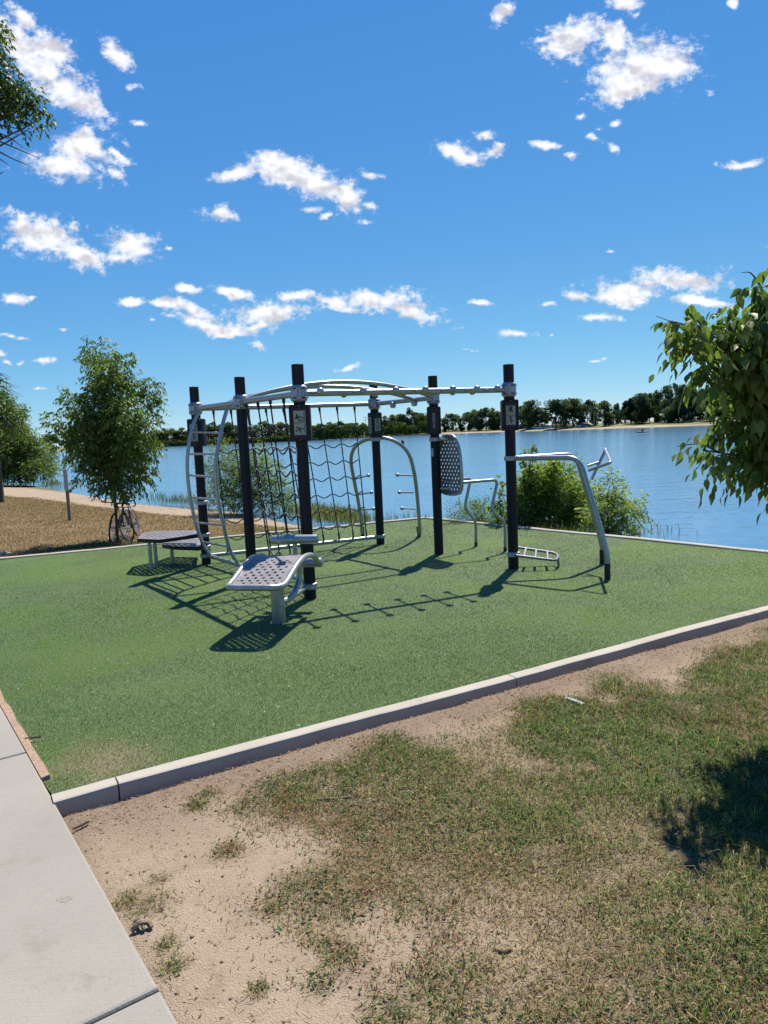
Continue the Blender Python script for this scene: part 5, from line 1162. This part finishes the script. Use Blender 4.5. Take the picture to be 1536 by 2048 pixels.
def far_shore():
    kinds = ['round', 'tall', 'wide', 'ragged', 'cone', 'round', 'ragged']; meshes = [[far_crown(k, 100 + i + 20 * q, tn) for q, tn in enumerate(((1, 1, 1), (1.35, 1.25, .9), (.85, .95, 1.2)))] for i, k in enumerate(kinds)]
    tr = MB(); tr.tube([(0, 0, -.04), (.004, 0, .2), (-.004, .003, .45), (.01, 0, .7)], [.022, .017, .012, .005], 7)
    for i, (a, z) in enumerate(((.6, .3), (2.2, .36), (3.9, .42), (5.3, .5), (1.4, .55))): tr.tube([(0, 0, z - .08), (.08 * math.cos(a), .08 * math.sin(a), z + .03), (.17 * math.cos(a), .17 * math.sin(a), z + .16)], [.009, .006, .003], 5)
    trm = tr.build('trunk', M['bark']).data; bpy.data.objects.remove(bpy.data.objects['trunk.011'] if False else [o for o in COL.objects if o.data == trm][0])
    def ft(px, topy, wpx, k, kd, name, label, group, rz=None):
        b = far_at(px, k); H = (atY(px, topy, b[1])[2] - b[2]) * 1.02; W = 1.65 * wpx * b[1] / FPX / {0: .95, 1: .75, 2: 1.2, 3: .85, 4: .52, 5: .95, 6: .85}[kd]
        root = thing(name, b, label, 'tree', group, random.random() * 6.28 if rz is None else rz); root.scale = (W, W, H)
        link('trunk', trm, root); link('crown', random.choice(meshes[kd]), root)
    G1 = 'trees along the left part of the far shore'
    x = 150
    lab1 = '%s tree from the left in the dark row behind the far reeds'
    for o_, px, top in ords(((315, 861), (330, 857), (348, 858), (366, 856), (384, 858), (402, 855), (418, 852), (430, 845), (445, 850), (458, 846), (474, 851), (490, 853), (513, 851), (532, 843), (549, 851), (566, 846), (585, 852), (603, 850), (622, 853), (641, 850), (661, 845), (680, 844), (697, 848), (714, 846), (150, 868), (190, 866), (235, 866), (275, 864), (60, 872), (100, 870), (0, 874))):
        ft(px, top, random.uniform(24, 34), random.uniform(1.04, 1.12), random.choice((0, 2, 5, 3, 6)), 'far_tree', lab1 % o_, G1)
    lab2 = '%s from the left of the tall trees just left of the middle post'
    for o_, px, top, w in ords(((752, 840, 22), (770, 833, 24), (786, 831, 22), (797, 830, 20), (808, 830, 22), (821, 818, 17), (833, 826, 22), (845, 828, 22), (856, 832, 20))):
        ft(px, top, w, random.uniform(1.04, 1.09), random.choice((0, 3, 5, 6, 1)), 'far_tree', lab2 % o_, 'tall trees left of the middle post')
    lab3 = '%s tree from the left on the far shore between the two right posts'
    for o_, px, top, w, kd in ords(((905, 829, 28, 0), (922, 838, 16, 3), (938, 826, 22, 0), (948, 821, 24, 5), (958, 826, 20, 3), (973, 817, 34, 2), (986, 817, 22, 6), (996, 823, 18, 3), (890, 836, 18, 3), (1006, 826, 20, 0))):
        ft(px, top, w, random.uniform(1.035, 1.08), kd, 'far_tree', lab3 % o_, 'trees between the two right posts')
    ft(1064, 803, 26, 1.06, 1, 'far_tree', 'tallest slender tree on the far shore just right of the sign post', None)
    ft(1112, 802, 42, 1.04, 0, 'far_tree', 'round-crowned dark tree standing alone on the far grassy shore', None)
    lab4 = '%s leafy tree from the left behind the far parked cars'
    for o_, px, top, w, kd in ords(((1042, 814, 30, 2), (1056, 818, 34, 5), (1078, 816, 26, 3), (1089, 824, 18, 3), (1132, 801, 30, 5), (1147, 800, 30, 0), (1160, 812, 18, 3), (1175, 802, 34, 2), (1192, 818, 18, 6), (1209, 804, 34, 0), (1222, 818, 18, 5))):
        ft(px, top, w, random.uniform(1.05, 1.10), kd, 'far_tree', lab4 % o_, 'trees behind the far parked cars')
    ft(1235, 808, 12, 1.12, 1, 'far_tree', 'thin tree directly behind the pavilion on the far shore', None)
    lab5 = '%s tree from the left in the dense grove right of the pavilion'
    for o_, px, top, w, kd in ords(((1252, 804, 20, 4), (1262, 800, 22, 4), (1272, 795, 22, 1), (1283, 789, 28, 1), (1299, 789, 26, 0), (1312, 788, 22, 3), (1330, 775, 34, 2), (1343, 786, 26, 5), (1354, 780, 26, 3), (1368, 773, 34, 0), (1384, 778, 34, 2), (1400, 782, 30, 5), (1420, 778, 34, 0), (1440, 780, 30, 3), (1462, 774, 36, 2), (1485, 778, 34, 0), (1510, 770, 36, 5), (1535, 774, 36, 2), (1565, 770, 40, 0), (1600, 772, 40, 2), (1270, 815, 22, 0), (1290, 812, 24, 2), (1318, 806, 26, 0), (1345, 808, 26, 5), (1375, 806, 28, 0))):
        ft(px, top, w, random.uniform(1.07, 1.14), kd, 'far_tree', lab5 % o_, 'grove right of the pavilion')
    # bright green reeds and willows along the left far waterline
    n = 30000; px = RNG.uniform(300, 862, n); ks = 1.004 + .022 * RNG.random(n); base = np.array([far_at(p, 1.0) for p in np.linspace(300, 862, 60)]); X = np.interp(px, np.linspace(300, 862, 60), base[:, 0]) * ks; Y = np.interp(px, np.linspace(300, 862, 60), base[:, 1]) * ks
    hh = (2.2 + 5.2 * sstep(560, 620, px)) * (.55 + .75 * fbm(px / 9, ks * 0, 5, 3)); Pp = np.stack([X, Y, -.9 + hh * RNG.random(n) ** .7], -1); D = RNG.normal(0, .4, (n, 3)); D[:, 2] += .8
    c = np.where((fbm(px / 14, ks * 60, 9, 3) > .42)[:, None], np.array([.085, .135, .035]), np.array([.05, .085, .03])) * (.6 + .8 * RNG.random((n, 1)))
    leafcloud('reed_bank', Pp, D, .7 + .9 * RNG.random(n), .5, c, M['far'], None, stuff=('bright green willow and reed belt along the far left waterline', 'reeds'))
    # pavilion
    b = far_at(1238, 1.13); b[2] = 1.0; s_ = b[1] / FPX; w = 34 * s_; pv = thing('picnic_pavilion', b, 'open picnic pavilion with grey hipped roof on the far shore', 'pavilion')
    gm = pm('pavilion_roof', (.30, .33, .33), .6); wm = pm('pavilion_timber', (.10, .08, .065), .8)
    rf = MB(); z1 = 2.3; z2 = 3.9; rf.add([(-w / 2, -2.6, z1), (w / 2, -2.6, z1), (w / 2, 2.6, z1), (-w / 2, 2.6, z1), (-.6, 0, z2), (.6, 0, z2), (-w / 2, -2.6, z1 - .25), (w / 2, -2.6, z1 - .25), (w / 2, 2.6, z1 - .25), (-w / 2, 2.6, z1 - .25)], [(0, 1, 5, 4), (1, 2, 5), (2, 3, 4, 5), (3, 0, 4), (0, 6, 7, 1), (1, 7, 8, 2), (2, 8, 9, 3), (3, 9, 6, 0), (9, 8, 7, 6)]).build('roof', gm, pv, smooth=False)
    for x in np.linspace(-w * .44, w * .44, 5):
        for y in (-2.2, 2.2): MB().box((x, y, 1.05), (.22, .22, 2.1)).build('column', wm, pv, smooth=False)
    for x in (-w * .25, w * .25):
        MB().box((x, 0, .75), (1.8, .75, .06)).box((x, -.65, .45), (1.8, .28, .05)).box((x, .65, .45), (1.8, .28, .05)).box((x - .6, 0, .37), (.08, 1.2, .74)).box((x + .6, 0, .37), (.08, 1.2, .74)).build('picnic_table', wm, pv, smooth=False)
    # parked cars
    def car(px, k, colr, lab, rz):
        b = far_at(px, k); r = thing('parked_car', b, lab, 'car', 'cars parked on the far shore', rz)
        paint = pm('car_paint', colr, .3, .3, coat=.5); gl = M['dark']
        sec = [(-2.2, .35, .75), (-2.1, .3, .95), (-1.2, .28, 1.0), (1.1, .28, .98), (2.0, .3, .85), (2.2, .35, .65)]; bo = MB(); vs = []
        for x, z0, z1_ in sec: vs += [(x, -.88, z0), (x, -.9, (z0 + z1_) / 2), (x, -.82, z1_), (x, .82, z1_), (x, .9, (z0 + z1_) / 2), (x, .88, z0)]
        bo.add(vs, [(i * 6 + j, (i + 1) * 6 + j, (i + 1) * 6 + (j + 1) % 6, i * 6 + (j + 1) % 6) for i in range(5) for j in range(6)] + [(5, 4, 3, 2, 1, 0), tuple(30 + j for j in range(6))]); bo.build('body', paint, r)
        ca = MB(); vs = [(x, y, z) for x, z, yy in ((-1.5, .95, .8), (-1.0, 1.42, .64), (.3, 1.45, .64), (1.05, .95, .78)) for y in (-yy, yy) ]; z_ = vs
        ca.add(vs, [(0, 2, 3, 1), (2, 4, 5, 3), (4, 6, 7, 5), (0, 1, 7, 6), (0, 6, 4, 2), (1, 3, 5, 7)]).build('windows', gl, r, smooth=False)
        MB().box((-.35, 0, 1.44), (1.3, 1.26, .05)).build('roof', paint, r, smooth=False)
        for x in (-1.35, 1.35):
            for y in (-.82, .82): MB().lathe((x, y - .1, .32), [(.2, 0), (.32, .02), (.32, .18), (.2, .2)], 12, (0, 1, 0)).build('wheel', M['black'], r)
    for px, colr, lab in ((1037, (.05, .06, .08), 'dark car half hidden by the sign post on the far shore'), (1051, (.10, .11, .13), 'charcoal car second right of the sign post on the far shore'), (1072, (.6, .6, .6), 'silver car third right of the sign post on the far shore'), (1084, (.75, .75, .74), 'white car in the middle of the far parked cars'), (1093, (.5, .52, .55), 'pale grey car next to the white car on the far shore'), (1102, (.7, .7, .7), 'light silver car left of the round tree on the far shore'), (1160, (.65, .66, .68), 'pale car left of the pavilion across the lake'), (1172, (.3, .31, .33), 'mid grey car near the pavilion across the lake')):
        car(px, 1.055, colr, lab, math.radians(random.uniform(60, 120)) + 1.3)
    # lamp posts and a power pole
    def pole(px, topy, k, name, lab, power=False):
        b = far_at(px, k); H = atY(px, topy, b[1])[2] - b[2]; r = thing(name, b, lab, 'pole'); MB().tube([(0, 0, -.3), (0, 0, H)], [.16, .09], 8).build('pole', M['wood'] if power else M['cast'], r)
        if power:
            for z in (H - .6, H - 2.2): MB().box((0, 0, z), (3.2, .16, .2)).build('cross_arm', M['wood'], r, smooth=False)
        else:
            for s in (-1, 1): MB().tube([(0, 0, H - .3), (s * .7, 0, H), (s * 1.3, 0, H)], .06, 6).box((s * 1.5, 0, H - .04), (.7, .35, .16)).build('lamp_head', M['cast'], r)
    pole(732, 833, 1.16, 'power_pole', 'power pole with two cross arms above the far trees', True); pole(1188, 815, 1.06, 'lamp_post', 'twin-headed lamp post left of the pavilion'); pole(826, 841, 1.005, 'lamp_post', 'slim lamp post among the trees left of the middle post')
    # buoy, kayak and paddler, two dark floats
    b = gnd(805.5, 888, WATER_Z); bu = thing('marker_buoy', b, 'red marker buoy floating beyond the stretch arch', 'buoy'); h = 9.5 * b[1] / FPX; MB().lathe((0, 0, -.15), [(.25 * h, 0), (.34 * h, .1 * h), (.34 * h, .75 * h), (.24 * h, .95 * h), (.1 * h, h)], 16).build('float', M['redplastic'], bu, ang=50); MB().tube([(0, 0, h * .8), (0, 0, h * 1.0)], .06 * h, 8).build('top_ring', M['dark'], bu)
    b = gnd(1285, 865, WATER_Z); ky = thing('kayak', b, 'pinkish red kayak far out on the lake', 'kayak', rz=.2); hl = MB(); vs = []
    for x in np.linspace(-1, 1, 9):
        w_ = .34 * (1 - x * x) ** .7 + .01; z_ = .12 + .14 * x * x; vs += [(x * 1.55, -w_, z_ + .08), (x * 1.55, 0, z_ - .16), (x * 1.55, w_, z_ + .08), (x * 1.55, 0, z_ + .14)]
    hl.add(vs, [(i * 4 + j, (i + 1) * 4 + j, (i + 1) * 4 + (j + 1) % 4, i * 4 + (j + 1) % 4) for i in range(8) for j in range(4)]).build('hull', pm('kayak_red', (.5, .12, .10), .4), ky)
    pe = thing('person', b + np.array([0, 0, .2]), 'person in dark clothing seated in the kayak holding a paddle', 'person', rz=.2); bd = MB(); bd.tube([(0, 0, -.02), (0, 0, .12), (0, 0, .3), (.02, 0, .46), (.02, 0, .52), (.02, 0, .56), (.02, 0, .64), (.02, 0, .72), (.02, 0, .77)], [.16, .17, .18, .17, .07, .06, .1, .1, .03], 12)
    for s in (-1, 1): bd.tube([(.02, s * .15, .44), (.12, s * .27, .28), (.36, s * .26, .36)], [.06, .05, .04], 8)
    bd.build('body', M['dark'], pe); pa = thing('paddle', b + np.array([0, 0, .55]), 'double paddle held across the kayak', 'paddle', rz=.2); MB().tube([(.36, -.9, .12), (.36, .9, -.1)], .02, 6).build('shaft', M['dark'], pa)
    for s in (-1, 1): MB().box((.36, s * 1.02, -s * .13), (.03, .36, .18)).build('blade', M['white'], pa, smooth=False)
    for x, lab in ((976, 'left one of two dark upright floats far out on the lake'), (980.5, 'right one of two dark upright floats far out on the lake')):
        b = gnd(x, 871, WATER_Z); f = thing('dark_float', b, lab, 'float', 'dark floats on the lake'); h = 4 * b[1] / FPX; MB().lathe((0, 0, -.1), [(.14 * h, 0), (.2 * h, .2 * h), (.2 * h, .6 * h), (.09 * h, .7 * h), (.13 * h, .85 * h), (.06 * h, h)], 10).build('body', M['dark'], f)
far_shore()

# ---------------------------------------------------------------- bicycles, marker post, small things on the ground
def bicycle(loc, heading, lean, steer, drop, frame, label):
    r = thing('bicycle', loc, label, 'bicycle', 'bicycles leaning on the ash tree'); r.rotation_euler = (lean, 0, heading); r.rotation_mode = 'XYZ'
    R = .34; wb = 1.0
    def wheel(x, ang):
        w = MB(); c = np.array([x, 0, R]); e = np.array([math.cos(ang), math.sin(ang), 0]); ring = lambda rr: [c + rr * (math.cos(t) * e + math.sin(t) * np.array([0, 0, 1.])) for t in np.linspace(0, 2 * math.pi, 33)[:-1]]
        ty = w.tube(ring(R - .016), .019, 8, closed=True).build('wheel', M['black'], r)
        MB().tube(ring(R - .034), .010, 6, closed=True).build('rim', M['chrome'], ty); sp = MB(); ax_ = np.array([-e[1], e[0], 0])
        for k in range(20): t = 2 * math.pi * k / 20; sp.tube([c + ax_ * (.03 if k % 2 else -.03), c + (R - .04) * (math.cos(t) * e + math.sin(t) * np.array([0, 0, 1.]))], .0016, 4)
        tag(sp.build('spokes', M['chrome'], ty), kind='stuff'); MB().tube([c - ax_ * .05, c + ax_ * .05], .018, 10).build('hub', M['chrome'], ty)
    wheel(0, 0); wheel(wb, steer)
    bb = np.array([.43, 0, .27]); st = np.array([.27, 0, .76]); hd = np.array([.83, 0, .80]); hb = np.array([.86, 0, .68]); rear = np.array([0, 0, R])
    f = MB()
    for a, b, q in ((bb, st, .016), (st * .98 + hd * .02, hd, .014), (bb, hb, .018), (hd, hb, .019)): f.tube([a, b], q, 10)
    for s in (-1, 1): f.tube([bb + np.array([0, .03 * s, 0]), rear + np.array([0, .06 * s, 0])], .009, 8); f.tube([st - np.array([0, 0, .05]), rear + np.array([0, .06 * s, 0])], .008, 8)
    f.build('frame', frame, r)
    e = np.array([math.cos(steer), math.sin(steer), 0]); sx = np.array([-e[1], e[0], 0]); fk = MB()
    for s in (-1, 1): fk.tube([hb + sx * .03 * s, np.array([wb, 0, R]) * .5 + hb * .5 + sx * .055 * s, np.array([wb, 0, R]) + sx * .055 * s], .011, 8)
    fk.build('fork', frame, r)
    stem = hd + np.array([.0, 0, .12]); gb = stem + e * .09; h = MB(); h.tube([hd, stem, gb], .014, 8)
    if drop:
        for s in (-1, 1): h.tube(bend([gb, gb + sx * .21 * s, gb + sx * .215 * s + e * .10, gb + sx * .22 * s + e * .10 - np.array([0, 0, .13]), gb + sx * .22 * s - e * .04 - np.array([0, 0, .14])], .05, 5), .014, 8); h.tube([gb + sx * .215 * s + e * .09, gb + sx * .215 * s + e * .14 - np.array([0, 0, .1])], .012, 6)
    else:
        for s in (-1, 1): h.tube([gb, gb + sx * .30 * s - e * .02], .012, 8); h.tube([gb + sx * .2 * s - e * .015, gb + sx * .32 * s - e * .02], .018, 8)
    h.build('handlebar', M['black'], r)
    sd_ = MB(); top = st + (st - bb) * .35; sd_.tube([st, top], .013, 8); sd_.build('seat_post', M['chrome'], r)
    MB().tube([top + np.array([-.13, 0, .02]), top + np.array([-.06, 0, .03]), top + np.array([.05, 0, .02]), top + np.array([.15, 0, .015])], [.05, .062, .032, .02], 10).build('saddle', M['black'], r)
    cr = MB(); cr.lathe(bb + np.array([0, .04, 0]), [(.02, 0), (.09, .002), (.09, .008), (.02, .01)], 20, (0, 1, 0)); ck = cr.build('crank', M['chrome'], r)
    for s, a in ((1, .5), (-1, .5 + math.pi)):
        t = bb + np.array([.17 * math.cos(a), .07 * s, .17 * math.sin(a)]); MB().tube([bb + np.array([0, .07 * s, 0]), t], .009, 6).build('crank_arm', M['chrome'], ck); MB().box(t + np.array([0, .06 * s, 0]), (.09, .09, .022)).build('pedal', M['black'], ck, smooth=False)
    return r
def small_things():
    a = gpt(260, 1083)
    # front wheel of the first bicycle sits in front of the trunk
    hd = math.radians(-82); d = np.array([math.cos(hd), math.sin(hd)]); bicycle((a[0] - d[0] * 1.0, a[1] - d[1] * 1.0, a[2] - .01), hd, math.radians(9), math.radians(38), True, M['bikef'], 'dark blue bicycle with drop handlebars leaning right of the ash trunk')
    a = gpt(224, 1084); hd = math.radians(-86); d = np.array([math.cos(hd), math.sin(hd)]); bicycle((a[0] - d[0] * 1.0, a[1] - d[1] * 1.0, a[2] - .01), hd, math.radians(-8), math.radians(3), False, M['bikeg'], 'black bicycle with flat handlebar leaning left of the ash trunk')
    b = gpt(140, 1041); r = thing('marker_post', b, 'weathered thin marker post standing in the dry lawn', 'post'); H = atY(134, 925, b[1])[2] - b[2]; s_ = b[1] / FPX
    MB().box((0, 0, H * .42), (6 * s_, 5 * s_, H * .86), (1, .2, 0)).build('post', M['wood'], r, smooth=False); MB().box((0, -.02, H * .70), (7.5 * s_, 6.5 * s_, 41 * s_), (1, .2, 0)).build('sleeve', M['cast'], r, smooth=False); MB().box((0, 0, H * .93), (2.5 * s_, 2.5 * s_, H * .14), (1, .2, 0)).build('tip', M['cast'], r, smooth=False)
    # fallen sticks
    def stick(name, pts, rad, lab, mat='twig', cat='stick'):
        w = []
        for x, y, dz in pts:
            q = gnd(x, y, -.06); q = gnd(x, y, float(ground_z(q[:1], q[1:2])[0])); w.append(q + np.array([0, 0, dz + rad]))
        o = np.array(w[0]); ob = MB(o).tube(spline(w, 5), rad, 7).build(name, M[mat]); ob.location = o; return tag(ob, lab, cat)
    stick('stick', [(1132, 1400, 0), (1150, 1407, .004), (1168, 1413, 0)], .011, 'short pale stick lying in the grass below the kerb', 'white')
    stick('root', [(264, 1868, 0), (278, 1862, .02), (296, 1856, .012), (303, 1860, 0)], .010, 'pale broken root at the edge of the concrete walk')
    stick('root', [(270, 1846, .0), (283, 1855, .022), (288, 1866, .004)], .007, 'thin twig crossing the broken root beside the walk')
    stick('stick', [(635, 1600, 0), (660, 1602, .004), (702, 1596, 0)], .006, 'long thin twig on the bare patch in the middle')
    stick('stick', [(768, 1568, 0), (778, 1586, .004), (783, 1590, 0)], .006, 'small pale twig in the grass right of the bare patch')
    stick('stick', [(145, 1660, 0), (160, 1655, .002), (178, 1645, 0)], .006, 'dark twig on the soil beside the walk near the kerb end', 'bark')
    stick('stick', [(990, 1900, 0), (1005, 1907, .003), (1022, 1902, 0)], .005, 'bent dry stem on the thin grass at the lower middle')
    w = [gnd(x, y, .012) for x, y in ((50, 1477), (65, 1475), (82, 1473))]; o = w[0]; ob = MB(o).tube(w, .006, 7).build('stick', M['bark']); ob.location = o; tag(ob, 'dark twig lying on the turf near the walk', 'stick')
    q = gpt(8, 1110); mb = MB(q); mb.ball(q, .14, 12, 8, (1.3, .8, .55)); ob = mb.build('stone', M['kerb']); ob.location = q; tag(ob, 'pale stone beside the side kerb at the left edge', 'stone')
small_things()
